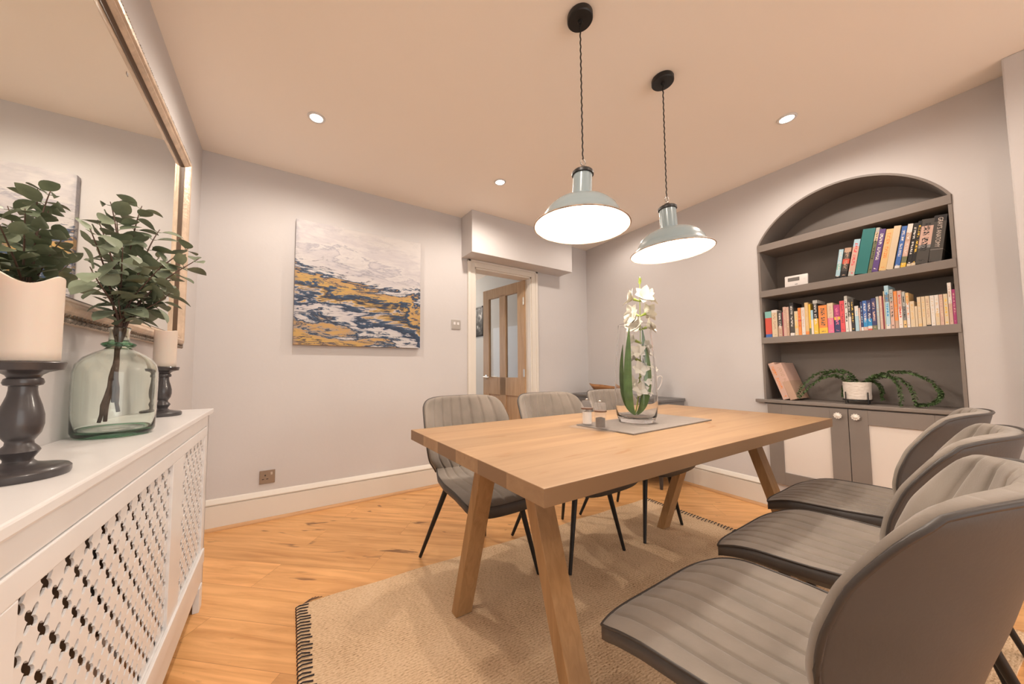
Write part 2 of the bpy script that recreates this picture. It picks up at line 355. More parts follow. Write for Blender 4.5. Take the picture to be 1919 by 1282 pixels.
# unseen rear wall; wide opening added so world light fills the room
bm = bmesh.new()
for a in ((-0.6, 0.25, 0, H), (3.4, 4.2, 0, H), (0.25, 3.4, 2.2, H)): box(bm, a[0], a[1], -5.62, -5.5, a[2], a[3])
struct(mesh('wall_rear', bm, M['wall']), 'unseen wall behind the camera, wide opening added to let in fill light', 'wall')
# box (bulkhead) above the doorway
bm = bmesh.new(); box(bm, 1.876, 3.112, -0.201, 0.0, 2.038, H, bev=0.003)
struct(mesh('wall_bulkhead', bm, M['wall']), 'boxed-in bulkhead above the doorway', 'wall')
# skirting boards + wood bead
def skirting(name, x0, x1, loc=(0, 0, 0), rot=0, sgn=-1, lab=''):
    bm = bmesh.new()
    pr = [(0, 0.0), (sgn * 0.018, 0.0), (sgn * 0.018, 0.148), (sgn * 0.010, 0.152), (sgn * 0.020, 0.158), (sgn * 0.020, 0.164), (sgn * 0.009, 0.185), (0, 0.192)]
    prism(bm, [(x0, y, z) for y, z in pr], (x1 - x0, 0, 0))
    o = struct(mesh(name, bm, M['trim'], loc=loc, rot=rot), lab, 'skirting board')
    bm = bmesh.new(); q = [(sgn * 0.018, 0.0)] + [(sgn * (0.018 + 0.018 * math.cos(a * PI / 12)), 0.02 * math.sin(a * PI / 12)) for a in range(0, 7)]
    prism(bm, [(x0, y, z) for y, z in q], (x1 - x0, 0, 0)); mesh('floor_bead', bm, M['beading'], o)
skirting('baseboard_back', 0.0, 1.935, lab='cream skirting board left of the doorway')
skirting('baseboard_back_right', 2.775, 3.556, lab='cream skirting board right of the doorway')
skirting('baseboard_right', 0.01, S0 - 0.005, (WX, 0, 0), RR, -1, 'cream skirting board on the alcove wall')
skirting('baseboard_pier', S1 + 0.0, 2.80, (WX, 0, 0), RR, -1, 'cream skirting board beside the alcove')
# architrave + lining
bm = bmesh.new(); a = 0.078
for x0, x1, z0, z1 in ((DX0 - a, DX0, 0, DZ + 0.066), (DX1, DX1 + a, 0, DZ + 0.066), (DX0, DX1, DZ, DZ + 0.066)):
    box(bm, x0, x1, -0.016, 0, z0, z1, bev=0.003)
for x0, x1, z0, z1 in ((DX0 - a, DX0 - a * .62, 0, DZ + 0.066), (DX1 + a * .62, DX1 + a, 0, DZ + 0.066), (DX0 - a, DX1 + a, DZ + 0.045, DZ + 0.066)):
    box(bm, x0, x1, -0.024, -0.012, z0, z1, bev=0.003)
box(bm, DX0 - 0.001, DX0 + 0.014, -0.004, 0.125, 0, DZ); box(bm, DX1 - 0.014, DX1 + 0.001, -0.004, 0.125, 0, DZ); box(bm, DX0, DX1, -0.004, 0.125, DZ - 0.014, DZ + 0.001)
struct(mesh('trim_1', bm, M['trim']), 'cream painted door architrave and lining', 'door frame')
# hall beyond
bm = bmesh.new()
box(bm, 3.0, 3.1, 0.12, 5, 0, 2.4); box(bm, 1.2, 1.3, 0.12, 5, 0, 2.4); box(bm, 1.2, 3.1, 4.9, 5.0, 0, 2.4)
struct(mesh('wall_hall', bm, M['hall']), 'pale grey walls of the hall beyond the door', 'wall')
struct(boxo('ceiling_hall', (1.2, 3.1, 0.12, 5, 2.36, 2.44), M['ceil']), 'hall ceiling beyond the door', 'ceiling')
wn = struct(boxo('window_1', (1.30, 1.315, 1.0, 2.6, 0.75, 1.75), M['trim']), 'hall window seen only by reflection', 'window')
for k in range(2): boxo('pane', (1.316, 1.322, 1.05 + k * 0.78, 1.77 + k * 0.78, 0.8, 1.7), M['winlight'], wn)
light('hall_light', 'POINT', (2.2, 2.4, 2.1), 30, (1, 0.88, 0.76), 0.1)
# door leaf (open into the hall), local x from hinge to free edge, local y thickness
d = struct(bpy.data.objects.new('door_1', None), 'oak door with two glazed upper panels standing open', 'door'); C.objects.link(d)
d.location = (DX1 - 0.016, 0.075, 0.008); d.rotation_euler = (0, 0, PI - math.radians(82.5))
DW, DH, DT = 0.70, 1.945, 0.04
bm = bmesh.new()
st = 0.105; mu = 0.10; px = (st, DW / 2 - mu / 2, DW / 2 + mu / 2, DW - st)
for x0, x1, z0, z1 in ((0, st, 0, DH), (DW - st, DW, 0, DH), (px[1], px[2], 0.2, DH - .1), (st, DW - st, 0, 0.2), (st, DW - st, 0.70, 0.90), (st, DW - st, DH - 0.115, DH)):
    box(bm, x0, x1, -DT / 2, DT / 2, z0, z1, bev=0.002)
fr = mesh('frame', bm, M['oakdoor'], d)
for x0, x1 in ((px[0], px[1]), (px[2], px[3])):
    boxo('panel', (x0 - .003, x1 + .003, -0.008, 0.008, 0.195, 0.705), M['oakdoor'], d)
    boxo('glass', (x0 - .003, x1 + .003, -0.003, 0.003, 0.895, DH - 0.11), M['clear'], d)
bm = bmesh.new()
for sg in (-1, 1):
    for i in range(13): pass
    lathe(bm, [(0, 0), (0.026, 0), (0.026, 0.006), (0.010, 0.009), (0.009, 0.05), (0, 0.052)], 20)
    break
for v in bm.verts: v.co = Vector((v.co.x, v.co.z, v.co.y))
tube(bm, [(0, .043, 0), (-0.03, .047, 0), (-0.07, .046, -.003), (-.105, .044, 0)], [.009, .009, .008, .007], 10)
for v in bm.verts: v.co = Vector((DW - 0.055 + v.co.x, 0.02 + v.co.y, 0.90 + v.co.z))
mesh('door_handle', bm, M['steel'], d, smooth=True, angle=40)
bm = bmesh.new()
for v in ((0),): lathe(bm, [(0, 0), (0.026, 0), (0.026, 0.006), (0.010, 0.009), (0.009, 0.05), (0, 0.052)], 20)
for v in bm.verts: v.co = Vector((v.co.x, -v.co.z, v.co.y))
tube(bm, [(0, -.043, 0), (-0.03, -.047, 0), (-0.07, -.046, -.003), (-.105, -.044, 0)], [.009, .009, .008, .007], 10)
for v in bm.verts: v.co = Vector((DW - 0.055 + v.co.x, -0.02 + v.co.y, 0.90 + v.co.z))
mesh('door_handle', bm, M['steel'], d, smooth=True, angle=40)
for z in (0.25, 0.95, 1.72):
    bm = bmesh.new(); tube(bm, [(0.0, 0.026, z - .04), (0.0, 0.026, z + .04)], 0.007, 10); box(bm, 0.0, 0.02, .0195, .023, z - .04, z + .04); mesh('hinge', bm, M['steel'], d)
# hall picture
t = thing('framed_picture', 'black framed monochrome picture hanging on the hall wall beyond the doorway', 'picture', (3.0, 1.7, 1.49))
bm = bmesh.new()
for y0, y1, z0, z1 in ((-.25, -.23, 0, .44), (.23, .25, 0, .44), (-.25, .25, 0, .02), (-.25, .25, .42, .44)): box(bm, -.02, 0, y0, y1, z0, z1)
mesh('frame', bm, M['blackmetal'], t)
m_, nt_, b_ = new_mat('mono_photo'); n_ = N(nt_, 'ShaderNodeTexNoise'); n_.inputs['Scale'].default_value = 14; n_.inputs['Detail'].default_value = 6
r_ = ramp(nt_, [(0.42, (.012, .012, .014)), (.55, (.07, .07, .07)), (.68, (.5, .49, .48))]); tc_ = N(nt_, 'ShaderNodeTexCoord'); nt_.links.new(tc_.outputs['Object'], n_.inputs['Vector']); nt_.links.new(n_.outputs['Fac'], r_.inputs['Fac']); nt_.links.new(r_.outputs['Color'], b_.inputs['Base Color'])
boxo('print', (-.012, 0, -.231, .231, .019, .421), m_, t)

# ---------------------------------------------------------------- ceiling lights
for i, (x, y) in enumerate(DOWN[:4]):
    lab = ['recessed ceiling spotlight nearest the mirror wall', 'recessed ceiling spotlight in front of the bulkhead', 'recessed ceiling spotlight on the alcove side of the pendants', 'recessed ceiling spotlight hidden behind the left pendant shade'][i]
    t = thing('recessed_downlight', lab, 'ceiling light', (x, y, H), 0, 'recessed spotlights in the ceiling')
    bm = bmesh.new(); lathe(bm, [(0.031, -0.001), (0.034, -0.006), (0.043, -0.005), (0.046, 0), (0.031, 0)], 32, close=True); mesh('bezel', bm, M['white'], t, smooth=True)
    bm = bmesh.new(); lathe(bm, [(0, -0.003), (0.031, -0.003), (0.031, -0.0005), (0, -0.0005)], 32); mesh('lens', bm, M['led'], t)

def pendant(x, y, lab, rimz=1.553, tilt=0):
    t = thing('pendant_lamp', lab, 'pendant lamp', (x, y, H), 0, 'enamel pendants over the table')
    bm = bmesh.new(); lathe(bm, [(0, 0), (.048, 0), (.05, -.004), (.05, -.022), (.047, -.026), (.01, -.027), (.008, -.037), (0, -.037)], 40); mesh('ceiling_rose', bm, M['blackmetal'], t, smooth=True, angle=35)
    z0 = rimz - H
    hook = z0 + 0.245
    bm = bmesh.new(); pts = [(0.0012 * math.sin(i * 1.3), 0.0012 * math.cos(i * 1.3), -.03 + (hook + .026 + .03) * i / 90) for i in range(91)]
    tube(bm, pts, 0.0028, 6); mesh('cord', bm, M['blackmetal'], t)
    bm = bmesh.new(); pts = [(.0 + .013 * math.sin(a), 0, hook + .013 + .013 * math.cos(a)) for a in [i * 2 * PI / 16 * .86 + .1 for i in range(17)]]
    tube(bm, pts + [], .0028, 8); tube(bm, [(0, 0, hook + .001), (0, 0, hook - .012)], [.004, .006], 10)
    mesh('hook', bm, M['steel'], t, smooth=True)
    bm = bmesh.new(); lathe(bm, [(0, .238), (.012, .236), (.018, .228), (.036, .222), (.0415, .216), (.0415, .206), (.036, .204), (0, .204)], 36, (0, 0, z0)); mesh('collar', bm, M['lampblack'], t, smooth=True, angle=35)
    out = [(.036, .21), (.0375, .12), (.040, .112), (.058, .106), (.085, .098), (.112, .084), (.132, .064), (.145, .04), (.150, .026)]
    rim = [(.158, .018), (.176, .004), (.180, 0)]
    bm = bmesh.new(); lathe(bm, out + rim, 64, (0, 0, z0))
    sh = mesh('shade', bm, M['lampblue'], t, smooth=True, angle=50)
    inn = [(.179, -.0015), (.157, .0145), (.147, .024), (.142, .039), (.129, .062), (.109, .081), (.083, .094), (.056, .102), (.034, .106), (.0, .108)]
    bm = bmesh.new(); lathe(bm, inn, 64, (0, 0, z0)); mesh('shade_lining', bm, M['lampwhite'], sh, smooth=True, angle=50)
    bm = bmesh.new(); tube(bm, [(.1795 * math.cos(a), .1795 * math.sin(a), z0 - .0005) for a in [i * 2 * PI / 64 for i in range(64)]], .0026, 6, closed=True); mesh('chipped_rim', bm, M['rust'], sh, smooth=True)
    bm = bmesh.new(); lathe(bm, [(0, .0), (.012, .002), (.022, .012), (.025, .024), (.021, .038), (.014, .05), (.013, .062), (0, .062)], 24, (0, 0, z0 + .045)); b = mesh('bulb', bm, M['bulb'], t, smooth=True)
    hk = Vector((0, 0, hook)); mt = Matrix.Translation(hk) @ Matrix.Rotation(math.radians(tilt), 4, Vector((.535, .843, 0))) @ Matrix.Translation(-hk)
    for q in bpy.data.objects:
        if q.parent == t and q.name.split('.')[0] in ('shade', 'collar', 'bulb'): q.matrix_basis = mt
    return t
pendant(*PEND[0], 'blue-grey enamel pendant with chipped rim, nearer the painting wall and larger in view', 1.548, 3)
pendant(*PEND[1], 'blue-grey enamel pendant with tidier rim, nearer the arched alcove', 1.552, -3)
for o in bpy.data.objects:
    if o.name.startswith('bulb_glow'): o.location.z = 1.598; 

# ---------------------------------------------------------------- alcove bookcase (local frame: x = s along wall, y into wall)
bc = thing('alcove_bookcase', 'grey-brown built-in arched alcove bookcase with cream-panelled cupboards', 'bookcase', (WX, 0, 0), RR)
DEP = 0.26; FW = 0.014
bm = bmesh.new(); prism(bm, [(s, DEP, z) for s, z in arch()] + [(S1, DEP, ZL - .03), (S0, DEP, ZL - .03)], (0, 0.012, 0)); mesh('back_panel', bm, M['grey'], bc)
for a_, b_ in ((S0 + .001, S0 + FW), (S1 - FW, S1 - .001)): boxo('side_panel', (a_, b_, -0.004, DEP, ZL, ZS), M['grey'], bc)
bm = bmesh.new(); o_ = arch(36); i_ = arch(36, S0 + .012, S1 - .012, ZS, AH - .012)
for k in range(36):
    a, b, c, e = o_[k], o_[k + 1], i_[k + 1], i_[k]
    prism(bm, [(a[0], -.003, a[1] - .0005), (b[0], -.003, b[1] - .0005), (c[0], -.003, c[1]), (e[0], -.003, e[1])], (0, DEP, 0))
bmesh.ops.remove_doubles(bm, verts=bm.verts[:], dist=1e-5); mesh('arch_lining', bm, M['grey'], bc)
for zt, zb in ((1.9054, 1.8558), (1.5636, 1.5163), (1.2206, 1.1756)):
    boxo('shelf', (S0 + .002, S1 - .002, -.008, DEP, zb, zt), M['grey'], bc, bev=.002)
boxo('ledge', (S0 - .045, S1 + .012, -.032, DEP, ZL - .022, ZL), M['grey'], bc, bev=.004)
D0, D1, DZ0, DZ1, DM = 1.768, 2.592, 0.19, 0.742, 2.181
boxo('cupboard_frame', (D0 - .004, D1 + .004, -.006, 0, DZ0 - .004, ZL - .022), M['grey'], bc)
for x0, x1, kx in ((D0, DM - .0015, DM - .042), (DM + .0015, D1, DM + .036)):
    bm = bmesh.new(); fwd = 0.082
    for a in ((x0, x0 + fwd, DZ0, DZ1), (x1 - fwd, x1, DZ0, DZ1), (x0 + fwd, x1 - fwd, DZ0, DZ0 + .085), (x0 + fwd, x1 - fwd, DZ1 - .085, DZ1)):
        box(bm, a[0], a[1], -.026, -.0065, a[2], a[3], bev=.0015)
    dr = mesh('cupboard_door', bm, M['grey'], bc)
    boxo('panel', (x0 + fwd - .002, x1 - fwd + .002, -.016, -.008, DZ0 + .083, DZ1 - .083), M['panelcream'], dr)
    bm = bmesh.new(); c0 = Vector((kx, -.026, .700))
    prof = [(0, .001), (.007, .001), (.007, .012), (.011, .014), (.012, .02), (.006, .026), (0, .027)]
    lathe(bm, prof, 16)
    for k in range(10):
        a = k * 2 * PI / 10
        for r0, r1, zz, wd in ((.008, .0205, .016, .0048),):
            ca, sa = math.cos(a), math.sin(a); q = [(r0, -wd * .5), (r1 - .004, -wd), (r1, 0), (r1 - .004, wd), (r0, wd * .5)]
            prism(bm, [(ca * x - sa * y, sa * x + ca * y, zz - .002) for x, y in q], (0, 0, .006))
    for v in bm.verts: v.co = Vector((v.co.x, -v.co.z, v.co.y)) + c0
    mesh('knob', bm, M['knob'], dr)

# books ------------------------------------------------------
def book_mat(name, bands, txt, tw, hgt, seed):
    m, nt, b = new_mat(name); L = nt.links
    tc = N(nt, 'ShaderNodeTexCoord'); sx = N(nt, 'ShaderNodeSeparateXYZ'); L.new(tc.outputs['Object'], sx.inputs[0])
    mr = N(nt, 'ShaderNodeMath', operation='DIVIDE'); mr.inputs[1].default_value = hgt; L.new(sx.outputs['Z'], mr.inputs[0])
    r = ramp(nt, bands, 'CONSTANT'); L.new(mr.outputs[0], r.inputs['Fac']); col = r.outputs['Color']
    if txt:
        mp = N(nt, 'ShaderNodeMapping'); mp.inputs['Scale'].default_value = (110, 0, 190); mp.inputs['Location'].default_value = (seed, 0, seed * 2.3); L.new(tc.outputs['Object'], mp.inputs['Vector'])
        n = N(nt, 'ShaderNodeTexNoise'); n.inputs['Scale'].default_value = 1; n.inputs['Detail'].default_value = 1; L.new(mp.outputs['Vector'], n.inputs['Vector'])
        g = N(nt, 'ShaderNodeMath', operation='GREATER_THAN'); g.inputs[1].default_value = 0.5; L.new(n.outputs['Fac'], g.inputs[0])
        ax = N(nt, 'ShaderNodeMath', operation='ABSOLUTE'); L.new(sx.outputs['X'], ax.inputs[0])
        cx = N(nt, 'ShaderNodeMath', operation='LESS_THAN'); cx.inputs[1].default_value = tw * 0.24; L.new(ax.outputs[0], cx.inputs[0])
        zr = ramp(nt, [(0, (0, 0, 0)), (.06, (1, 1, 1)), (.09, (0, 0, 0)), (.28, (1, 1, 1)), (.58, (0, 0, 0)), (.64, (1, 1, 1)), (.9, (0, 0, 0))], 'CONSTANT'); L.new(mr.outputs[0], zr.inputs['Fac'])
        m1 = N(nt, 'ShaderNodeMath', operation='MULTIPLY'); L.new(g.outputs[0], m1.inputs[0]); L.new(cx.outputs[0], m1.inputs[1])
        m2 = N(nt, 'ShaderNodeMath', operation='MULTIPLY'); L.new(m1.outputs[0], m2.inputs[0]); L.new(zr.outputs['Color'], m2.inputs[1])
        mx = N(nt, 'ShaderNodeMix', data_type='RGBA'); L.new(m2.outputs[0], mx.inputs[0]); L.new(col, mx.inputs[6]); mx.inputs[7].default_value = (*txt, 1); col = mx.outputs[2]
    L.new(col, b.inputs['Base Color']); b.inputs['Roughness'].default_value = 0.45
    return m
BK = {'k': (.015, .014, .016), 'w': (.72, .68, .64), 'c': (.66, .54, .38), 'y': (.78, .50, .06), 'o': (.75, .25, .06), 'r': (.60, .09, .06), 'p': (.72, .16, .30), 'm': (.38, .04, .17), 'n': (.03, .035, .13),
      'b': (.05, .14, .42), 'B': (.02, .25, .55), 'l': (.38, .58, .68), 't': (.02, .17, .17), 'T': (.22, .48, .45), 'g': (.22, .22, .22), 'G': (.45, .45, .42), 'e': (.16, .17, .09), 'a': (.50, .33, .24), 'd': (.25, .03, .05), 'x': (.60, .40, .33), 's': (.68, .47, .22), 'u': (.11, .06, .22), 'q': (.68, .08, .10), 'D': (.06, .055, .05)}
def book(s, wd, hg, lean, depth, bands, txt, label, grp, z, dback=0.004, seed=0, rotx=0):
    x, y, _ = rw(s, dback, 0)
    t = thing('book', label, 'book', (x, y, z), RR, grp)
    t.rotation_euler = (0, math.atan2(lean, hg) if lean else 0, RR)
    if lean:   # base pivots on its lower right edge
        t.location = (*rw(s + wd, dback, 0)[:2], z + 0.0005)
        off = -wd
    else: off = 0
    L = math.hypot(lean, hg) if lean else hg
    wd -= 0.0008
    mt = book_mat('cover_' + '%03d' % seed, [(p, BK[c]) for p, c in bands], BK[txt] if txt else None, wd, L, seed * 1.37)
    bm = bmesh.new(); cv = .0015 if wd < .03 else .0025; c = wd / 2
    box(bm, -c, c, 0, cv, 0, L, bev=.0006); box(bm, -c, -c + cv, cv, depth, 0, L); box(bm, c - cv, c, cv, depth, 0, L)
    o = mesh('cover', bm, mt, t); o.location = (off + wd / 2 + .0004, 0, 0)
    o2 = boxo('pages', (-c + cv, c - cv, cv, depth - .004, .002, L - .002), M['pages'], t); o2.location = o.location
    return t
S2 = [(2.1515, 0.021, 0.184, 0.029), (2.1746, 0.03, 0.184, 0.038), (2.2096, 0.028, 0.224, 0.048), (2.2397, 0.0531, 0.269, 0.063), (2.2948, 0.016, 0.265, 0.063), (2.3108, 0.026, 0.249, 0.061), (2.3398, 0.029, 0.239, 0.059), (2.3689, 0.027, 0.247, 0.061), (2.4009, 0.02, 0.236, 0.059), (2.423, 0.02, 0.241, 0.062), (2.446, 0.016, 0.238, 0.056), (2.4621, 0.016, 0.244, 0.055), (2.4781, 0.046, 0.243, 0.058), (2.5262, 0.0441, 0.249, 0.053)]
D2 = [([(0, 'k'), (.08, 'l'), (.3, 'T'), (.5, 'l')], 'w', 'small pale blue book, first of the leaning row on the upper shelf'),
      ([(0, 'k'), (.2, 'D'), (.45, 'r'), (.62, 'D'), (.85, 'a')], 'a', 'black book with red patch leaning on the upper shelf beside the pale blue one'),
      ([(0, 'G'), (.12, 'x'), (.8, 'l')], 'q', 'pink and pale blue book leaning on the upper shelf left of the wide teal book'),
      ([(0, 't')], None, 'wide dark teal hardback leaning on the upper shelf'),
      ([(0, 'e'), (.7, 'c'), (.9, 'G')], 'k', 'slim olive book squeezed between the teal and the purple book'),
      ([(0, 'u')], 'w', 'purple book with white lettering leaning on the upper shelf'),
      ([(0, 's')], 'o', 'orange tan book leaning between the purple and the cream book'),
      ([(0, 'c')], None, 'plain cream book leaning on the upper shelf left of the blue book'),
      ([(0, 'w'), (.06, 'b')], 'w', 'blue book with white lettering leaning on the upper shelf'),
      ([(0, 'y'), (.1, 'e'), (.25, 'x'), (.6, 'a'), (.8, 'w')], 'w', 'pinkish book with yellow foot leaning right of the blue one'),
      ([(0, 'c'), (.06, 'k')], 'w', 'slim black book with white lettering leaning on the upper shelf'),
      ([(0, 'c'), (.06, 'k')], 'y', 'slim black book with yellow lettering leaning on the upper shelf'),
      ([(0, 'D'), (.35, 'g'), (.42, 'x'), (.84, 'D')], 'k', 'thick charcoal hardback with pale title block on the upper shelf'),
      ([(0, 'D'), (.26, 'w'), (.265, 'D'), (.86, 'k')], None, 'thick dark grey anatomy textbook leaning on the upper shelf')]
for i, ((s, wd, hg, ln), (bd, tx, lb)) in enumerate(zip(S2, D2)):
    lr_ = (.15, .165, .175, .18, .18, .18, .178, .176, .172, .168, .164, .16, .155, .13)[i]
    bk = book(s - .003 * (i > 11), wd, hg - .004, hg * lr_, 0.15 + .03 * (wd > .03), bd, tx, lb, 'books leaning on the upper shelf', 1.5636, .006, seed=i + 1)
    if i == 13: gray = bk
def words(txt, size, parent, loc, col, up=True, squash=1.0):
    f = bpy.data.curves.new('lettering', 'FONT'); f.body = txt; f.size = size; f.align_x = 'CENTER'; f.align_y = 'CENTER'; f.extrude = 0.0002
    o = bpy.data.objects.new('lettering', f); C.objects.link(o); o.parent = parent; f.materials.append(col)
    # reads from top to bottom on a spine that faces local -y
    mb = Matrix.Translation(loc) @ Matrix(((0, 1, 0, 0), (0, 0, -1, 0), (-1, 0, 0, 0), (0, 0, 0, 1))) @ Matrix.Diagonal((squash, 1, 1, 1))
    me = bpy.data.meshes.new_from_object(o); me.name = 'lettering'; bpy.data.objects.remove(o)
    o = bpy.data.objects.new('lettering', me); C.objects.link(o); o.parent = parent; o.matrix_basis = mb
    return o
M['ink'] = mat('pale_lettering', (.62, .54, .48), .6)
words("GRAY'S ANATOMY", .024, gray, (-.022, -.0008, .155), M['ink'], squash=.78)
S3 = [(1.7683, 0.038, 0.188), (1.808, 0.0331, 0.194), (1.844, 0.024, 0.184), (1.8691, 0.006, 0.171), (1.8751, 0.018, 0.207), (1.8931, 0.015, 0.204), (1.9121, 0.023, 0.229), (1.9372, 0.02, 0.167), (1.9572, 0.017, 0.187), (1.9752, 0.019, 0.187), (1.9943, 0.019, 0.217), (2.0143, 0.01, 0.203), (2.0243, 0.0125, 0.161), (2.0374, 0.023, 0.225), (2.0634, 0.0421, 0.185), (2.1065, 0.029, 0.193), (2.1375, 0.028, 0.177), (2.1656, 0.021, 0.198), (2.1876, 0.014, 0.225), (2.2026, 0.0118, 0.204), (2.2146, 0.014, 0.201), (2.2307, 0.0165, 0.155), (2.2477, 0.0075, 0.14), (2.2555, 0.010, 0.177), (2.2657, 0.018, 0.181), (2.2838, 0.0178, 0.181), (2.3018, 0.019, 0.19), (2.3218, 0.012, 0.196), (2.3348, 0.011, 0.197), (2.3462, 0.0055, 0.188), (2.352, 0.0045, 0.222), (2.3569, 0.017, 0.253), (2.3749, 0.015, 0.227), (2.3909, 0.0135, 0.214), (2.405, 0.016, 0.214), (2.422, 0.012, 0.205), (2.435, 0.012, 0.196), (2.448, 0.0165, 0.145), (2.4651, 0.0095, 0.115), (2.4751, 0.013, 0.164), (2.4891, 0.0135, 0.164), (2.5031, 0.015, 0.164), (2.5191, 0.0148, 0.164), (2.5342, 0.0145, 0.164), (2.5492, 0.013, 0.164), (2.5632, 0.0145, 0.164), (2.5786, 0.0125, 0.221), (2.5915, 0.011, 0.183)]
D3 = [([(0, 'b'), (.12, 'r'), (.75, 'T')], None, 'fat red paperback with teal top, first on the middle shelf'),
      ([(0, 'c'), (.9, 'w')], 'a', 'cream paperback beside the fat red and teal one'), ([(0, 'a'), (.4, 'D')], 'w', 'black and beige paperback left of the slim maroon one'),
      ([(0, 'd')], None, 'very slim maroon paperback near the start of the middle shelf'), ([(0, 'x')], 'a', 'pinkish tan paperback right of the slim maroon one'),
      ([(0, 'a'), (.5, 'x')], 'c', 'tan paperback left of the tall black one with white lettering'), ([(0, 'w'), (.08, 'D'), (.85, 'k')], 'w', 'tall black paperback with white lettering near the start of the middle shelf'),
      ([(0, 'c'), (.3, 's'), (.4, 'c')], 'y', 'short pale yellow paperback right of the tall black one'), ([(0, 'o'), (.5, 'r'), (.56, 'o')], 'r', 'red-orange paperback beside the pale yellow one'),
      ([(0, 'w')], 'x', 'off-white paperback between the red-orange and the orange one'), ([(0, 'o'), (.1, 's')], 'c', 'tall orange paperback right of the off-white one'),
      ([(0, 'e'), (.2, 'y')], None, 'slim yellow paperback right of the tall orange one'), ([(0, 'w'), (.6, 'l')], None, 'slim pale blue paperback left of the black and yellow one'),
      ([(0, 'y'), (.45, 'k'), (.9, 'G')], 'w', 'tall black paperback with yellow foot on the middle shelf'), ([(0, 'y'), (.2, 'o')], 'D', 'fat orange paperback, the widest on the middle shelf'),
      ([(0, 'p'), (.5, 'c')], 'x', 'paperback with pink foot and cream top right of the fat orange one'), ([(0, 'n'), (.42, 'n'), (.45, 'y'), (.56, 'm')], 'p', 'magenta paperback with yellow band and navy foot'),
      ([(0, 'q')], 'd', 'coral red paperback on the middle shelf'), ([(0, 'w'), (.9, 'G')], 'k', 'tall slim cream paperback right of the coral red one'),
      ([(0, 'w'), (.45, 'D')], 'w', 'black-topped cream paperback behind the tall slim cream one'), ([(0, 'k'), (.8, 'D')], 'y', 'black paperback with yellow lettering in the middle of the shelf'),
      ([(0, 'l'), (.6, 'w')], 'l', 'pale blue-white paperback right of the black one with yellow lettering'), ([(0, 'x')], 'w', 'short pinkish cream paperback left of the navy group'),
      ([(0, 'w'), (.12, 'n')], 'l', 'slim navy paperback, first of the navy group'), ([(0, 'x'), (.12, 'B'), (.38, 'b')], 'w', 'navy paperback with bright blue foot, left one of the pair'),
      ([(0, 'r'), (.05, 'w'), (.14, 'B'), (.38, 'n')], 'w', 'navy paperback with bright blue foot, right one of the pair'), ([(0, 'e'), (.14, 'n')], 'x', 'navy paperback with pink lettering at the end of the navy group'),
      ([(0, 'G')], 'l', 'grey paperback right of the navy group'), ([(0, 'x')], 'c', 'tan paperback right of the grey one'), ([(0, 'd')], None, 'thin red-brown booklet left of the tall light blue book'),
      ([(0, 'c')], None, 'very thin cream booklet against the tall light blue book'), ([(0, 'w'), (.1, 'l'), (.6, 'l'), (.62, 'g'), (.8, 'l')], 'B', 'tall light blue book, the tallest on the middle shelf'),
      ([(0, 'x'), (.7, 'G')], 'D', 'pinkish brown paperback right of the tall light blue book'), ([(0, 'a'), (.2, 'o')], 'a', 'rust brown paperback on the middle shelf'),
      ([(0, 'w'), (.5, 'x')], 'r', 'white paperback with red lettering'), ([(0, 's'), (.2, 'g'), (.6, 'G')], 'k', 'dark grey paperback right of the white and red one'),
      ([(0, 'w'), (.7, 's')], 'o', 'cream and orange paperback right of the dark grey one'), ([(0, 'c')], 's', 'short cream paperback right of the cream and orange one'),
      ([(0, 'c')], None, 'shortest cream paperback, in the dip of the row'), ([(0, 's'), (.1, 'c')], 's', 'cream paperback, first of the even cream run'),
      ([(0, 'c')], 's', 'cream paperback, second of the even cream run'), ([(0, 'k'), (.04, 'c')], 'a', 'cream paperback with black foot in the even cream run'),
      ([(0, 'w')], 'c', 'whitish paperback in the middle of the even cream run'), ([(0, 'c'), (.4, 'w')], 's', 'pale cream paperback right of the whitish one'),
      ([(0, 'x')], 'c', 'peach paperback in the even cream run'), ([(0, 'c')], 'y', 'cream paperback with yellow lettering left of the tall last ones'),
      ([(0, 'x'), (.5, 'w')], 'a', 'tall pinkish cream book near the end of the middle shelf'), ([(0, 'm')], 'x', 'maroon paperback, last on the middle shelf')]
for i, ((s, wd, hg), (bd, tx, lb)) in enumerate(zip(S3, D3)):
    book(s, wd, hg, 0, 0.11 + .03 * (hg > .2), bd, tx, lb, 'paperbacks on the middle shelf', 1.2206, .002, seed=i + 40)

# two books leaning on the ledge
for i, (s0, wd, hg, ln, bd, tx, lb) in enumerate(((1.846, .036, .268, -.085, [(0, 'x')], 'o', 'pinkish cookbook leaning against the alcove side on the ledge'), (1.886, .042, .262, -.088, [(0, 'a'), (.5, 'x')], 'a', 'tan hardback leaning on the pinkish cookbook on the ledge'))):
    x, y, _ = rw(s0 + .0, .02, 0)
    t = thing('book', lb, 'book', (x, y, ZL + .0008), RR, 'books leaning on the alcove ledge'); t.rotation_euler = (0, math.atan2(ln, hg), RR)
    mt = book_mat('cover_l%d' % i, [(p, BK[c]) for p, c in bd], BK[tx], wd, hg, 5.5 * i + 2)
    L = hg; c = wd / 2; bm = bmesh.new(); box(bm, -c, c, 0, .003, 0, L, bev=.0006); box(bm, -c, -c + .003, .003, .19, 0, L); box(bm, c - .003, c, .003, .19, 0, L)
    o = mesh('cover', bm, mt, t); o.location = (c, 0, 0); o = boxo('pages', (-c + .003, c - .003, .003, .186, .003, L - .003), M['pages'], t); o.location = (c, 0, 0)
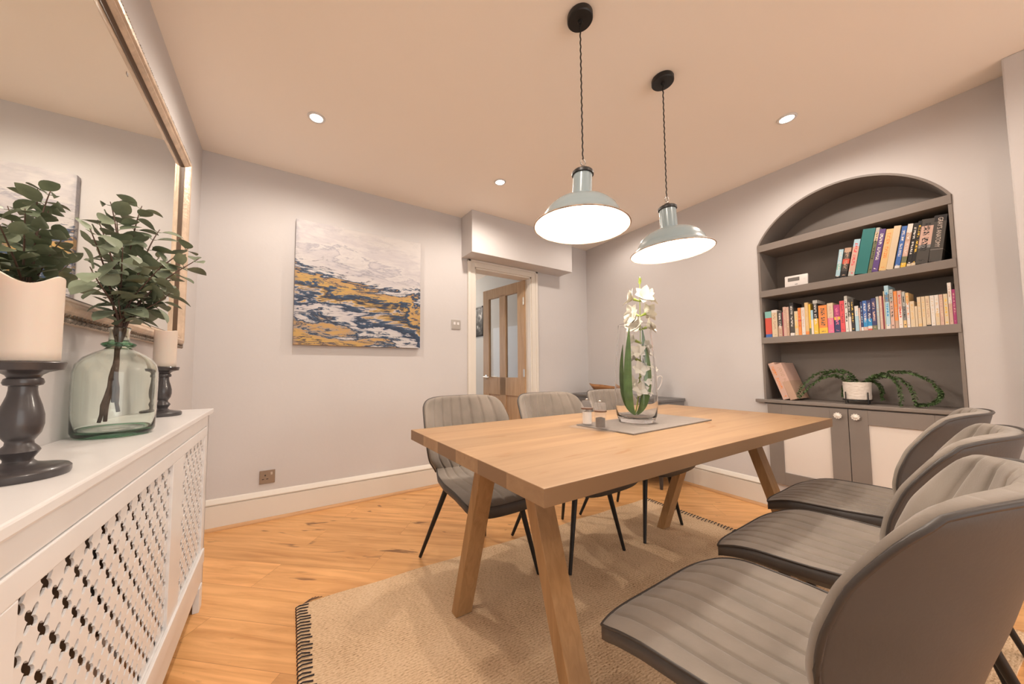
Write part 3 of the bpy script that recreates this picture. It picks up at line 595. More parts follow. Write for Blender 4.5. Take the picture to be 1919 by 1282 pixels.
# thermostat on the upper shelf
x, y, _ = rw(1.945, .045, 0)
t = thing('room_thermostat', 'white wireless thermostat with grey screen standing on the upper shelf', 'thermostat', (x, y, 1.5638), RR + .12)
t.rotation_euler = (-.12, 0, RR + .12)
bm = bmesh.new(); box(bm, -.062, .062, -.012, .012, 0, .082, bev=.006); mesh('casing', bm, M['plastic'], t, smooth=True, angle=40)
boxo('screen', (-.044, .018, -.0132, -.011, .040, .066), M['lcd'], t)
boxo('logo_mark', (-.006, .008, -.0128, -.011, .014, .018), M['lcd'], t); bm = bmesh.new(); lathe(bm, [(0, 0), (.004, 0), (.004, .0015), (0, .0015)], 14)
for v in bm.verts: v.co = Vector((v.co.x + .042, -.012 - v.co.z, v.co.y + .05))
mesh('button', bm, M['white'], t)
# potted trailing plant
x, y, _ = rw(2.205, .065, 0)
t = thing('potted_trailing_plant', 'trailing string plant in white textured pot on black wire stand', 'plant', (x, y, ZL + .0005), RR)
bm = bmesh.new(); pr = [(0, .028), (.058, .028), (.060, .032), (.062, .135), (.0575, .135), (.055, .12), (0, .12)]
lathe(bm, pr, 72)
for v in bm.verts:
    r = math.hypot(v.co.x, v.co.y)
    if r > .0585: pass
bmesh.ops.subdivide_edges(bm, edges=[e for e in bm.edges if abs(e.verts[0].co.z - e.verts[1].co.z) > .09 and math.hypot(*e.verts[0].co.xy) > .0595], cuts=24)
bm.normal_update()
for v in bm.verts:
    r = math.hypot(v.co.x, v.co.y)
    if r > .0598 and .034 < v.co.z < .133:
        k = noise.noise(Vector((v.co.x * 130, v.co.y * 130, v.co.z * 190))); v.co.x *= 1 + .045 * k; v.co.y *= 1 + .045 * k
mesh('pot', bm, M['pot'], t, smooth=True)
bm = bmesh.new()
tube(bm, [(.064 * math.cos(a), .064 * math.sin(a), .024) for a in [i * 2 * PI / 32 for i in range(32)]], .0028, 6, closed=True)
for k in range(4):
    a = k * PI / 2 + .95; c, s_ = math.cos(a), math.sin(a)
    tube(bm, [(.067 * c, .067 * s_, 0), (.067 * c, .067 * s_, .075)], .0028, 6); tube(bm, [(.064 * c, .064 * s_, .024), (0, 0, .024)], .0025, 6)
mesh('wire_stand', bm, M['blackmetal'], t)
boxes = bmesh.new(); lathe(boxes, [(0, .1205), (.054, .1205), (.05, .124), (0, .127)], 20); mesh('soil', boxes, M['stem'], t)
# strands: (dx along wall, dy, dz) control points from px reading
STR = [[(0, 0, .12), (-.10, .02, .25), (-.22, .02, .24), (-.30, -.03, .012)], [(-.02, 0, .12), (-.12, .03, .21), (-.16, 0, .19), (-.27, -.05, .03)], [(0, .02, .12), (-.03, .05, .22), (-.14, .06, .24), (-.19, .05, .15)],
       [(.02, 0, .12), (.10, 0, .22), (.20, -.03, .20), (.185, -.06, .004)], [(.02, .02, .12), (.12, .03, .24), (.27, .02, .22), (.32, -.01, .09)], [(.02, .0, .12), (.13, .03, .22), (.23, 0, .17), (.235, -.03, .012)],
       [(.31, -.01, .11), (.335, 0, .06), (.30, 0, .02), (.24, -.02, .012)], [(.02, .03, .12), (.06, .06, .18), (.10, .06, .12), (.09, .07, .03)], [(-.03, .03, .12), (-.07, .06, .15), (-.08, .05, .09), (-.075, .05, .04)]]
for ci, cp in enumerate(STR):
    pts = bez(*cp, n=44); bm = bmesh.new(); tube(bm, pts, .0013, 5)
    for i in range(1, len(pts)):
        p = pts[i]; tg = (pts[i] - pts[i - 1]).normalized()
        for k in range(4):
            dv = Vector((rnd.uniform(-1, 1), rnd.uniform(-1, 1), rnd.uniform(-1, 1))); dv = (dv - dv.dot(tg) * tg).normalized() + tg * .5
            leaf_bm(bm, p, dv, Vector((rnd.uniform(-.3, .3), rnd.uniform(-.3, .3), 1)), .017, .0055, curl=.2, seg=3)
    for v in bm.verts:
        if v.co.z < .002: v.co.z = .002
    mesh('trailing_stem', bm, M['trail'], t)

# ---------------------------------------------------------------- painting, sockets
t = thing('canvas_painting', 'large abstract canvas of white, navy and gold waves on the back wall', 'painting', (.532, -.001, 1.178))
bm = bmesh.new(); box(bm, 0, .93, -.038, 0, 0, .901, bev=.002); mesh('canvas', bm, M['painting'], t)
t = thing('wall_switch', 'small chrome double rocker switch left of the doorway', 'switch', (1.817, 0, 1.407))
bm = bmesh.new(); box(bm, -.045, .045, -.008, 0, -.043, .043, bev=.002); mesh('plate', bm, M['steel'], t)
for k in (-1, 1): bm = bmesh.new(); box(bm, k * .018 - .011, k * .018 + .011, -.013, -.007, -.002, .022, bev=.002); mesh('rocker', bm, M['white'], t)
t = thing('wall_socket', 'bronze single wall socket above the skirting board under the painting', 'socket', (.406, 0, .283))
bm = bmesh.new(); box(bm, -.044, .044, -.008, 0, -.043, .043, bev=.002); mesh('plate', bm, M['bronze'], t)
bm = bmesh.new()
for a in ((-.016, -.008, .006, .016), (-.030, -.018, -.016, -.011), (-.006, .006, -.016, -.011)): box(bm, a[0], a[1], -.0086, -.0075, a[2], a[3])
mesh('pin_holes', bm, M['dark'], t)
bm = bmesh.new(); box(bm, .018, .030, -.0105, -.0075, .012, .030, bev=.001); mesh('rocker', bm, M['steel'], t)

# ---------------------------------------------------------------- rug
t = thing('jute_rug', 'braided natural jute rug under the dining table', 'rug', (.53, -1.09, 0), -.035)
bm = bmesh.new(); bmesh.ops.create_grid(bm, x_segments=60, y_segments=40, size=.5)
for v in bm.verts: v.co = Vector(((v.co.x + .5) * 2.33, (v.co.y - .5) * 1.56, .009 + .0012 * noise.noise(Vector((v.co.x * 9, v.co.y * 9, 0))))) + Vector((0, 0.004 * math.sin(v.co.x * 40), 0))
ex = bmesh.ops.extrude_face_region(bm, geom=bm.faces[:]); 
for v in [g for g in ex['geom'] if isinstance(g, bmesh.types.BMVert)]: v.co.z = .0005
mesh('weave', bm, M['rug'], t, smooth=False)
M['stitch'] = mat('dark_yarn', (.03, .025, .03), .9)
for x0, sg in ((0, -1), (2.33, 1)):
    bm = bmesh.new(); y = -.012
    while y > -1.545:
        j = rnd.uniform(-.004, .004); ln = rnd.uniform(.035, .05)
        tube(bm, [(x0 - sg * ln, y + j - .006, .0115), (x0 - sg * .01, y, .0135), (x0 + sg * .003, y, .009), (x0 + sg * .004, y, .002)], .0022, 5); y -= .0185
    o = mesh('edge_stitching', bm, M['stitch'], t)
bm = bmesh.new()
for k in range(5): tube(bm, [(.01, -.012, .008), (.03 + k * .006, .01 + k * .002, .006), (.05 + k * .012, .03 + .008 * math.sin(k), .003)], .0012, 5)
mesh('corner_tassel', bm, M['stem'], t)

# ---------------------------------------------------------------- dining table
TA = -.0108
t = thing('dining_table', 'light oak dining table with thick top and splayed legs', 'table', (.8885, -2.2487, 0), TA)
bm = bmesh.new(); box(bm, 0, 1.802, 0, .814, .7149, .7542, bev=.0018); top = mesh('tabletop', bm, M['oak'], t)
for gx in (.162, 1.802 - .162 - .071):
    for sg in (0, 1):
        f = (lambda y: y) if sg == 0 else (lambda y: .814 - y)
        bm = bmesh.new(); tz = .7148; z0 = .0115
        pts = [(gx, f(.507), tz), (gx, f(.550), tz), (gx, f(.7737), z0), (gx, f(.7307), z0)]
        prism(bm, pts, (.071, 0, 0)); bmesh.ops.bevel(bm, geom=bm.edges[:], offset=.0015, segments=1, affect='EDGES')
        mesh('leg', bm, M['oakleg'], t)
    boxo('leg_plate', (gx + .01, gx + .061, .2, .614, .709, .7148), M['blackmetal'], t)

# ---------------------------------------------------------------- dining chairs
NU = 8
def chan(u, depth=.006, n=NU, wdt=.045):
    # u in -1..1 ; grooves at channel borders
    k = (u + 1) / 2 * n; c = k - math.floor(k) - .5
    if (u < 0 and k < .5) or (u > 0 and k > n - .5): return 0
    return -depth * abs(2 * c) ** 5 - depth * .8 * math.exp(-((.5 - abs(c)) / .05) ** 2)
def lerp_tab(tab, t_):
    for (a, b), (c, d_) in zip(tab, tab[1:]):
        if t_ <= c:
            q = (t_ - a) / (c - a); return b + (d_ - b) * q
    return tab[-1][1]
def smooth_tab(tab, t_, h=.035):
    return sum(lerp_tab(tab, min(1, max(0, t_ + h * k))) for k in (-1, -.5, 0, .5, 1)) / 5
SWT = [(0, .180), (.2, .214), (.45, .238), (.8, .246), (.95, .240), (1, .226)]
def seat_pt(u, v, top=True):
    wv = smooth_tab(SWT, v, .03); x = u * wv
    y = .098 - .445 * v + .022 * abs(u) ** 4 * (v ** 4)
    z = .462 + .022 * abs(u) ** 3 * (1 - v) + .020 * max(0, (.25 - v) / .25) ** 2 - .030 * max(0, (v - .70) / .30) ** 2 - .008 * (1 - u * u)
    if not top: z -= .030 + .034 * (1 - abs(u) ** 5) * (1 - .55 * max(0, (v - .6) / .4) ** 2)
    return Vector((x, y, z))
BW = [(0, .172), (.08, .198), (.20, .238), (.35, .251), (.5, .254), (.68, .252), (.88, .240), (.96, .229), (1, .213)]
BE = [(0, .088), (.08, .066), (.20, .022), (.35, .016), (.5, .026), (.68, .050), (.88, .094), (1, .124)]
BC = [(0, .095), (.28, .120), (.48, .142), (.68, .160), (1, .186)]
def back_pt(u, t_, front=True):
    wv = smooth_tab(BW, t_); ye = smooth_tab(BE, t_); yc = smooth_tab(BC, t_)
    z = .468 + .374 * t_ - .018 * abs(u) ** 6 * t_ ** 8
    y = yc + (ye - yc) * abs(u) ** 2.2
    x = u * wv
    if front:
        e = max(0, abs(u) - .90) / .10; f_ = max(0, t_ - .95) / .05; y += .007 * e * e + .008 * f_ * f_
    else:
        k = 1 - .35 * abs(u) ** 6; y += .030 * k; x *= 1 + .02 * abs(u); z -= .004 * t_ ** 4
    return Vector((x, y, z))
def shell(bm, fn, nu, nv, gro, flip=False):
    g = []
    for i in range(nu + 1):
        u = -1 + 2 * i / nu; g.append([])
        for j in range(nv + 1):
            v = j / nv; p = fn(u, v); g[-1].append(bm.verts.new(p + gro(u, v)))
    for i in range(nu):
        for j in range(nv):
            f = bm.faces.new((g[i][j], g[i + 1][j], g[i + 1][j + 1], g[i][j + 1]))
    return g
def rimverts(g):
    nu, nv = len(g) - 1, len(g[0]) - 1
    return [g[i][0] for i in range(nu)] + [g[nu][j] for j in range(nv)] + [g[i][nv] for i in range(nu, 0, -1)] + [g[0][j] for j in range(nv, 0, -1)]
def make_chair(lab, cat='chair'):
    t = thing('dining_chair', lab, 'chair', group='dining chairs around the table')
    fade = lambda x: max(0.0, min(1.0, x))
    # seat: top cushion + dark underside shell
    bm = bmesh.new()
    gt = shell(bm, lambda u, v: seat_pt(u, v), 96, 44, lambda u, v: Vector((0, 0, chan(u, .0055) * fade((1 - v) * 12) + .006 * (1 - u ** 8) * fade((1 - v) * 8))))
    for f in bm.faces: f.material_index = 0
    n0 = len(bm.faces)
    gb = shell(bm, lambda u, v: seat_pt(u, v, False), 96, 44, lambda u, v: Vector((0, 0, 0)))
    bm.faces.ensure_lookup_table()
    for f in bm.faces[n0:]: f.material_index = 1
    a, b = rimverts(gt), rimverts(gb)
    for i in range(len(a)):
        j = (i + 1) % len(a); f = bm.faces.new((a[i], a[j], b[j], b[i])); f.material_index = 1
    rim = [v.co.copy() for v in a[::2]]
    seat = mesh('seat', bm, [M['fabric'], M['fabric_dark']], t, smooth=True)
    bm = bmesh.new(); tube(bm, rim, .0030, 6, closed=True); mesh('piping', bm, M['piping'], seat, smooth=True)
    # backrest
    bm = bmesh.new()
    gt = shell(bm, lambda u, v: back_pt(u, v), 96, 44, lambda u, v: Vector((0, -1, 0)) * (chan(u, .006) * fade((1 - v) * 14) + .006 * (1 - u ** 8)))
    n0 = len(bm.faces)
    gb = shell(bm, lambda u, v: back_pt(u, v, False), 96, 44, lambda u, v: Vector((0, 0, 0)))
    bm.faces.ensure_lookup_table()
    for f in bm.faces[n0:]: f.material_index = 1
    a, b = rimverts(gt), rimverts(gb)
    for i in range(len(a)):
        j = (i + 1) % len(a); f = bm.faces.new((a[i], a[j], b[j], b[i])); f.material_index = 0
    rim = [v.co.copy() for v in b[::2]]; rim2 = [v.co.copy() for v in a[::2]]
    bk = mesh('backrest', bm, [M['fabric'], M['fabric_dark']], t, smooth=True)
    bm = bmesh.new(); tube(bm, rim, .0042, 6, closed=True); mesh('piping', bm, M['piping'], bk, smooth=True)
    for sx in (-1, 1):
        for sy in (-1, 1):
            bm = bmesh.new(); tube(bm, [(sx * .105, (.085 if sy > 0 else -.19), .428), (sx * .205, sy * .235, .0)], [.0155, .0085], 14)
            mesh('leg', bm, M['blackmetal'], t, smooth=True, angle=50)
    boxo('seat_bracket', (-.11, .11, -.20, .09, .402, .420), M['blackmetal'], t, bev=.004)
    return t
chair0 = make_chair('grey-brown channelled dining chair at the back left, under the painting')
CH = [((1.315, -1.24), 0.035, None), ((1.855, -1.32), 0.0, 'grey-brown channelled dining chair on the doorway side, middle of the far three'),
      ((2.42, -1.33), 0.03, 'grey-brown channelled dining chair by the sideboard, behind the glass vase'),
      ((1.265, -2.585), PI, 'grey-brown channelled dining chair nearest the camera, its dark back turned to it'),
      ((1.84, -2.56), PI, 'grey-brown channelled dining chair between the nearest chair and the cupboard chair'),
      ((2.40, -2.50), PI, 'grey-brown channelled dining chair on the near side closest to the alcove cupboards')]
for i, ((x, y), rz, lab) in enumerate(CH):
    c = chair0 if i == 0 else copy_tree(chair0)
    c.location = (x, y, .0095); c.rotation_euler = (0, 0, rz)
    if lab: c['label'] = lab

# ---------------------------------------------------------------- mirror (left wall; local = world turned by -LA)
t = thing('wall_mirror', 'large rectangular mirror in champagne frame with distressed silver beading on the left wall', 'mirror', (0, 0, 0), -LA)
MY0, MY1, MZ0, MZ1 = -2.75, -.435, 1.112, 2.11
def rect_frame(bm, prof, y0, y1, z0, z1):
    """prof: (inset from outer edge, x height) closed loop"""
    cs = [(y0, z0, 1, 1), (y1, z0, -1, 1), (y1, z1, -1, -1), (y0, z1, 1, -1)]
    rg = [[bm.verts.new((h, y + sy * i, z + sz * i)) for i, h in prof] for y, z, sy, sz in cs]
    n = len(prof)
    for k in range(4):
        A, B = rg[k], rg[(k + 1) % 4]
        for i in range(n): bm.faces.new((A[i], A[(i + 1) % n], B[(i + 1) % n], B[i]))
bm = bmesh.new(); rect_frame(bm, [(i_ * .74, h_) for i_, h_ in ((0, .001), (0, .020), (.006, .027), (.012, .020), (.020, .024), (.034, .036), (.048, .040), (.058, .037), (.064, .030), (.070, .031), (.078, .024), (.084, .018), (.084, .001))], MY0, MY1, MZ0, MZ1)
fr = mesh('frame', bm, M['frame'], t)
bm = bmesh.new(); rect_frame(bm, [(.060, .001), (.060, .018), (.070, .0065), (.070, .001)], MY0, MY1, MZ0, MZ1); mesh('inner_rebate', bm, M['frame_dark'], fr)
bm = bmesh.new()
def beads(p0, p1, step=.0115):
    p0, p1 = Vector(p0), Vector(p1); n = int((p1 - p0).length / step)
    for i in range(n):
        c = p0.lerp(p1, (i + .5) / n); r = .0052 + .0018 * rnd.random()
        m4 = Matrix.Translation(c) @ Matrix.Diagonal((r * .9, r * 1.05, r * 1.05, 1))
        bmesh.ops.create_icosphere(bm, subdivisions=1, radius=1, matrix=m4)
o_ = .006; hx = .0255
beads((hx, MY1 - o_, MZ0), (hx, MY1 - o_, MZ1)); beads((hx, MY0, MZ1 - o_), (hx, MY1, MZ1 - o_)); beads((hx, MY0, MZ0 + o_), (hx, MY1, MZ0 + o_))
b_ = mesh('silver_beading', bm, M['bead'], fr, smooth=True); b_['kind'] = 'stuff'
bm = bmesh.new()          # carved leaf swag along the bottom and side rail
def swag(p0, p1, step=.019):
    p0, p1 = Vector(p0), Vector(p1); n = int((p1 - p0).length / step); dr = (p1 - p0).normalized()
    up = Vector((0, 0, 1)) if abs(dr.z) < .5 else Vector((0, 1, 0))
    for i in range(n):
        c = p0.lerp(p1, (i + .5) / n)
        for sg in (-1, 1):
            leaf_bm(bm, c - up * sg * .001, dr + up * sg * .9, Vector((1, 0, 0)), .017, .0042, curl=.3, seg=4)
swag((.030, MY0, MZ0 + .020), (.030, MY1, MZ0 + .020)); 
o = mesh('carved_swag', bm, M['bead'], fr); o['kind'] = 'stuff'
boxo('glass', (.004, .0065, MY0 + .059, MY1 - .059, MZ0 + .059, MZ1 - .059), M['mirror'], t)
bm = bmesh.new(); box(bm, .0064, .0072, -1.235, -1.222, 1.975, 1.985); mesh('dark_spot', bm, M['frame_dark'], t)

# ---------------------------------------------------------------- radiator cabinet
t = thing('radiator_cabinet', 'white radiator cabinet with fretwork grilles below the mirror', 'radiator cover', (0, 0, 0), -LA)
CY0, CY1, CZ, CX = -2.215, -.780, .825, .2095
boxo('top', (.0, CX, CY0, CY1, CZ - .020, CZ), M['white'], t, bev=.004)
FX = CX - .014
bm = bmesh.new(); box(bm, .001, FX, CY1 - .032, CY1 - .014, 0, CZ - .020); mesh('end_panel', bm, M['white'], t)
bm = bmesh.new(); box(bm, .001, FX, CY0 + .012, CY0 + .030, 0, CZ - .020); mesh('end_panel', bm, M['white'], t)
# front: carcass frame set back a little, then one door-like panel with two grille openings
bm = bmesh.new()
yA, yB = CY0 + .012, CY1 - .012
box(bm, FX - .016, FX, yB - .05, yB, .0, CZ - .02, bev=.002); box(bm, FX - .016, FX, yA, yA + .05, .0, CZ - .02, bev=.002)
box(bm, FX - .016, FX, yA + .05, yB - .05, CZ - .07, CZ - .02, bev=.002)
mesh('carcass_frame', bm, M['white'], t)
P0, P1, PZ0, PZ1 = yA + .052, yB - .052, .095, CZ - .072
PX = FX + .003
op = [(-1.205, P1 - .045), (-1.93, -1.300)]
op = [(-1.255, P1 - .04), (-2.10, -1.385)]
GZ0, GZ1 = .235, .715
bm = bmesh.new()
def fb(y0, y1, z0, z1, x1=PX): box(bm, PX - .018, x1, y0, y1, z0, z1, bev=.002)
fb(P0, P1, GZ1, PZ1); fb(P0, P1, PZ0, GZ0); fb(P0, op[1][0], GZ0, GZ1); fb(op[1][1], op[0][0], GZ0, GZ1); fb(op[0][1], P1, GZ0, GZ1)
mesh('front_panel', bm, M['white'], t)
boxo('bottom_rail', (PX - .004, PX + .007, P0, P1, GZ0 - .055, GZ0 + .002), M['white'], t, bev=.003)
boxo('plinth_foot', (PX - .018, PX + .004, P1 - .055, P1, 0, PZ0), M['white'], t, bev=.002)
boxo('plinth_foot', (PX - .018, PX + .004, P0, P0 + .055, 0, PZ0), M['white'], t, bev=.002)
def hole_r(a, s):      # X-shaped fret hole radius
    c = abs(math.cos(2 * a)); return s * (.24 + .34 * (abs(math.sin(2 * a)) ** 1.4))
for (y0, y1) in op:
    bm = bmesh.new(); cell = .0305; ny = int((y1 - y0) / cell); cw = (y1 - y0) / ny; nz = int((GZ1 - GZ0) / cell); ch = (GZ1 - GZ0) / nz
    K = 32; x0, x1 = PX - .013, PX - .007
    for i in range(ny):
        for j in range(nz):
            cy, cz = y0 + (i + .5) * cw, GZ0 + (j + .5) * ch
            edge = (i == 0 or i == ny - 1 or j == nz - 1 or j == 0)
            for xx in (x1,):
                if (i + j) % 2 or edge and 0:
                    bm.faces.new([bm.verts.new((xx, cy + a * cw / 2, cz + b * ch / 2)) for a, b in ((-1, -1), (1, -1), (1, 1), (-1, 1))]); continue
                inn = []; out = []
                for k in range(K):
                    a = 2 * PI * k / K; r = hole_r(a, cell * 1.12); inn.append(bm.verts.new((xx, cy + r * math.cos(a), cz + r * math.sin(a))))
                    m_ = max(abs(math.cos(a)), abs(math.sin(a))); out.append(bm.verts.new((xx, cy + cw / 2 * math.cos(a) / m_, cz + ch / 2 * math.sin(a) / m_)))
                for k in range(K):
                    l = (k + 1) % K; bm.faces.new((inn[k], inn[l], out[l], out[k]))
    bmesh.ops.remove_doubles(bm, verts=bm.verts[:], dist=1e-5)
    ex = bmesh.ops.extrude_face_region(bm, geom=bm.faces[:])
    for v in [g for g in ex['geom'] if isinstance(g, bmesh.types.BMVert)]: v.co.x -= .0035
    mesh('fretwork_grille', bm, M['white'], t)
    boxo('interior_shade_sheet', (.02, .030, y0 - .02, y1 + .02, GZ0 - .02, GZ1 + .02), M['frame_dark'], t)  # dark sheet added behind the holes to stand in for interior shade

# ---------------------------------------------------------------- candle holders + candles
def holder(x, y, lab):
    t = thing('candle_holder', lab, 'candle holder', (x, y, CZ + .0003), rnd.uniform(0, 6), 'turned black candle holders on the cabinet')
    pr = [(0, 0), (.0545, 0), (.056, .004), (.056, .011), (.053, .0145), (.036, .0175), (.020, .022), (.0155, .0265), (.0155, .030), (.0205, .0385), (.0222, .042), (.020, .047), (.0150, .053), (.0145, .058), (.0165, .061), (.0215, .070), (.0242, .084), (.0238, .099),
          (.0205, .115), (.0160, .131), (.0148, .140), (.0148, .146), (.0200, .148), (.0215, .152), (.020, .158), (.0170, .160), (.019, .164), (.025, .1685), (.035, .1715), (.0385, .172), (.0410, .1725), (.044, .184), (.0425, .1855), (0, .1855)]
    bm = bmesh.new(); lathe(bm, pr, 56); mesh('turned_body', bm, M['blackwood'], t, smooth=True, angle=40)
    return t
def candle(x, y, r, h, lab, wav):
    t = thing('pillar_candle', lab, 'candle', (x, y, CZ + .0003 + .1857), 0, 'ivory pillar candles')
    bm = bmesh.new(); seg = 56; prof = [(0, 0), (r - .002, 0), (r, .002)] + [(r, h * k / 8) for k in range(1, 8)] + [(r, h), (r - .003, h + .001), (r - .007, h - .006), (r - .014, h - .016), (0, h - .019)]
    lathe(bm, prof, seg)
    for v in bm.verts:
        if v.co.z > h * .8:
            a = math.atan2(v.co.y, v.co.x); k = (v.co.z - h * .8) / (h * .2)
            v.co.z += wav * k * (math.sin(a * 2 + 1.2) * .6 + math.sin(a * 3 + 2.2) * .5)
    mesh('wax', bm, M['wax'], t, smooth=True, angle=50)
    bm = bmesh.new(); tube(bm, [(0, 0, h - .02), (.001, 0, h - .008), (.003, 0, h - .002)], .0012, 6); mesh('wick', bm, M['blackmetal'], t)
holder(.080, -1.908, 'large-looking turned black candle holder at the left picture edge'); candle(.080, -1.908, .0365, .134, 'broad ivory pillar candle with uneven melted rim at the left picture edge', .009)
holder(.069, -1.008, 'turned black candle holder right of the green glass bottle'); candle(.069, -1.008, .0335, .138, 'short ivory pillar candle right of the green glass bottle', .0022)

# ---------------------------------------------------------------- green bottle vase
BX, BY = .066, -1.462
t = thing('green_glass_bottle', 'large round-shouldered green glass bottle vase on the radiator cabinet', 'vase', (BX, BY, CZ + .0004))
outp = [(0, 0), (.060, 0), (.074, .004), (.0785, .014), (.0795, .06), (.0805, .13), (.080, .165), (.076, .188), (.064, .206), (.046, .219), (.030, .227), (.0235, .233)]
ring = [(.030, .236), (.0325, .241), (.029, .246), (.0205, .250), (.0195, .262), (.0195, .276), (.0215, .283), (.0222, .287), (.020, .289)]
inn = [(.0185, .286), (.0170, .270), (.0175, .250), (.020, .238), (.029, .224), (.045, .216), (.0625, .203), (.0738, .186), (.0775, .165), (.078, .13), (.077, .06), (.0755, .020), (.068, .012), (.030, .015), (0, .017)]
bm = bmesh.new(); lathe(bm, outp + ring + inn, 72); mesh('glass_body', bm, M['greenglass'], t, smooth=True)
bm = bmesh.new(); lathe(bm, [(.058, .0022), (.0715, .0055), (.0745, .012), (.0718, .0145), (.062, .0105), (.056, .0085)], 64, close=True); mesh('thick_base', bm, M['greenthick'], t, smooth=True)
bm = bmesh.new(); lathe(bm, [(.0312, .2375), (.0345, .2415), (.0305, .2462), (.0245, .2462), (.024, .2375)], 56, close=True); mesh('neck_ring', bm, M['greenthick'], t, smooth=True)
# eucalyptus bunch
t = thing('eucalyptus_bunch', 'bunch of eucalyptus stems standing in the green glass bottle', 'foliage', (0, 0, 0))
NK = Vector((BX, BY, CZ + .275))
TIPS = [(.036, -1.47, 1.455), (.083, -1.41, 1.480), (.045, -1.45, 1.41), (.126, -1.42, 1.415), (.200, -1.45, 1.365), (.228, -1.49, 1.325), (.172, -1.50, 1.215), (.134, -1.42, 1.20), (.040, -1.55, 1.375), (.050, -1.62, 1.330), (.060, -1.64, 1.235),
        (.078, -1.53, 1.190), (.115, -1.36, 1.345), (.045, -1.38, 1.36), (.100, -1.60, 1.30), (.150, -1.38, 1.28), (.060, -1.30, 1.31), (.16, -1.56, 1.27)]
def clampw(q):
    return Vector((max(q.x, .022), q.y, q.z))
feet = [(.030, -.048), (.018, -.055), (-.012, .010), (.034, -.036)]
for i in range(4):
    la_, up_ = ((-.050, .030), (-.036, .032), (.002, .060), (-.020, .085))[i]; ft = Vector((BX + .844 * la_ * .8, BY - .536 * la_ * .8 + .01 * (i - 1), CZ + up_))
    bm = bmesh.new(); nk = NK + Vector((.007 * math.cos(i * 1.7), .007 * math.sin(i * 1.7), 0)); tp = nk + Vector((.004, 0, .07))
    pts = [ft.lerp(nk, k / 10) + Vector((.0012 * math.sin(k * 2.1 + i), .0012 * math.cos(k * 1.7), 0)) for k in range(11)] + [tp]
    tube(bm, pts, [.0042 + .0008 * (k % 4 == 2) for k in range(12)], 8); mesh('main_stem', bm, M['stem'], t, smooth=True)
for bi, tp in enumerate(TIPS):
    tp = Vector(tp); n0 = NK + Vector((.008 * math.cos(bi * 2.4), .008 * math.sin(bi * 2.4), -.01)); dist = (tp - n0).length
    outd = Vector((tp.x - n0.x, tp.y - n0.y, 0))
    pts = bez(n0, n0 + Vector((outd.x * .12, outd.y * .12, dist * .42)), tp - Vector((outd.x * .35, outd.y * .35, .03)) - Vector((0, 0, .02)), tp, 16)
    bs = bmesh.new(); tube(bs, [clampw(p) for p in pts], [.0032 - .0022 * k / 16 for k in range(17)], 6); br = mesh('branch', bs, M['stem'], t, smooth=True)
    bl = bmesh.new()
    for k in range(5, 17, 2):
        p = clampw(pts[k]); tg = (pts[k] - pts[k - 1]).normalized()
        base = rnd.uniform(0, 2 * PI)
        for sg in ((0, PI) if k < 16 else (0, PI, PI / 2)):
            a = base + sg; side = tg.orthogonal().normalized(); side = Matrix.Rotation(a, 3, tg) @ side
            dv = (side + tg * rnd.uniform(.25, .6) + Vector((0, 0, -.05))).normalized()
            L = rnd.uniform(.040, .058) * (1 if k < 15 else .95); W = L * rnd.uniform(.34, .43)
            nrm = (Vector((0, 0, 1)) + Vector((rnd.uniform(-.5, .5), rnd.uniform(-.5, .5), 0))).normalized()
            pe = p + dv * .008; tube(bl, [p, clampw(pe)], .0009, 4)
            leaf_bm(bl, clampw(pe), dv, nrm, L, W, curl=rnd.uniform(.0, .28), seg=7, clampx=.024)
    o = mesh('leaves', bl, M['leaf'], br, smooth=True)

# ---------------------------------------------------------------- things on the table
TT = .7542
t = thing('slate_placemat', 'rectangular slate runner under the glass vase', 'placemat', (1.532, -2.004, TT + .0003), .031)
bm = bmesh.new(); box(bm, 0, .613, 0, .270, 0, .0055, bev=.0015); mesh('slab', bm, M['slate'], t)
VX, VY, VZ = 1.792, -1.838, TT + .0062
t = thing('glass_vase', 'tall clear tapering glass vase standing on the slate', 'vase', (VX, VY, VZ))
op_ = [(0, 0), (.066, 0), (.074, .004), (.083, .03), (.088, .075), (.089, .13), (.085, .22), (.077, .33), (.0705, .405), (.068, .432), (.0672, .4345)]
ip_ = [(.0655, .4335), (.0668, .431), (.0688, .405), (.0752, .33), (.0832, .22), (.0868, .13), (.0855, .075), (.080, .034), (.070, .022), (0, .019)]
bm = bmesh.new(); lathe(bm, op_ + ip_, 72); mesh('glass_body', bm, M['clear'], t, smooth=True)
t = thing('white_gladiolus', 'tall white artificial gladiolus standing in the clear glass vase', 'flower', (VX, VY, VZ))
Rg = Vector((.844, -.536, 0)); Fg = Vector((.535, .844, 0))   # side to side and away from the table end
def V(a, b, z): return Rg * a + Fg * b + Vector((0, 0, z))
stemp = bez(V(-.008, 0, .024), V(.03, 0, .15), V(.03, .01, .35), V(.032, 0, .655), 24)
bm = bmesh.new(); tube(bm, stemp, [.0032 - .0016 * k / 24 for k in range(25)], 8); mesh('stem', bm, M['calyx'], t, smooth=True)
def blade(pts, W, fold=.25):
    bm = bmesh.new(); n = len(pts) - 1; L_ = []; Rr = []; Mm = []
    for i, p in enumerate(pts):
        k = i / n; wv = W * (math.sin(PI * min(1, k * 1.02) ** .9) ** .55 if 0 < k < 1 else .08); wv = max(wv, .0008)
        Mm.append(bm.verts.new(p + Fg * wv * fold)); L_.append(bm.verts.new(p - Rg * wv)); Rr.append(bm.verts.new(p + Rg * wv))
    for i in range(n):
        bm.faces.new((L_[i], Mm[i], Mm[i + 1], L_[i + 1])); bm.faces.new((Mm[i], Rr[i], Rr[i + 1], Mm[i + 1]))
    return mesh('blade_leaf', bm, M['green'], t, smooth=True)
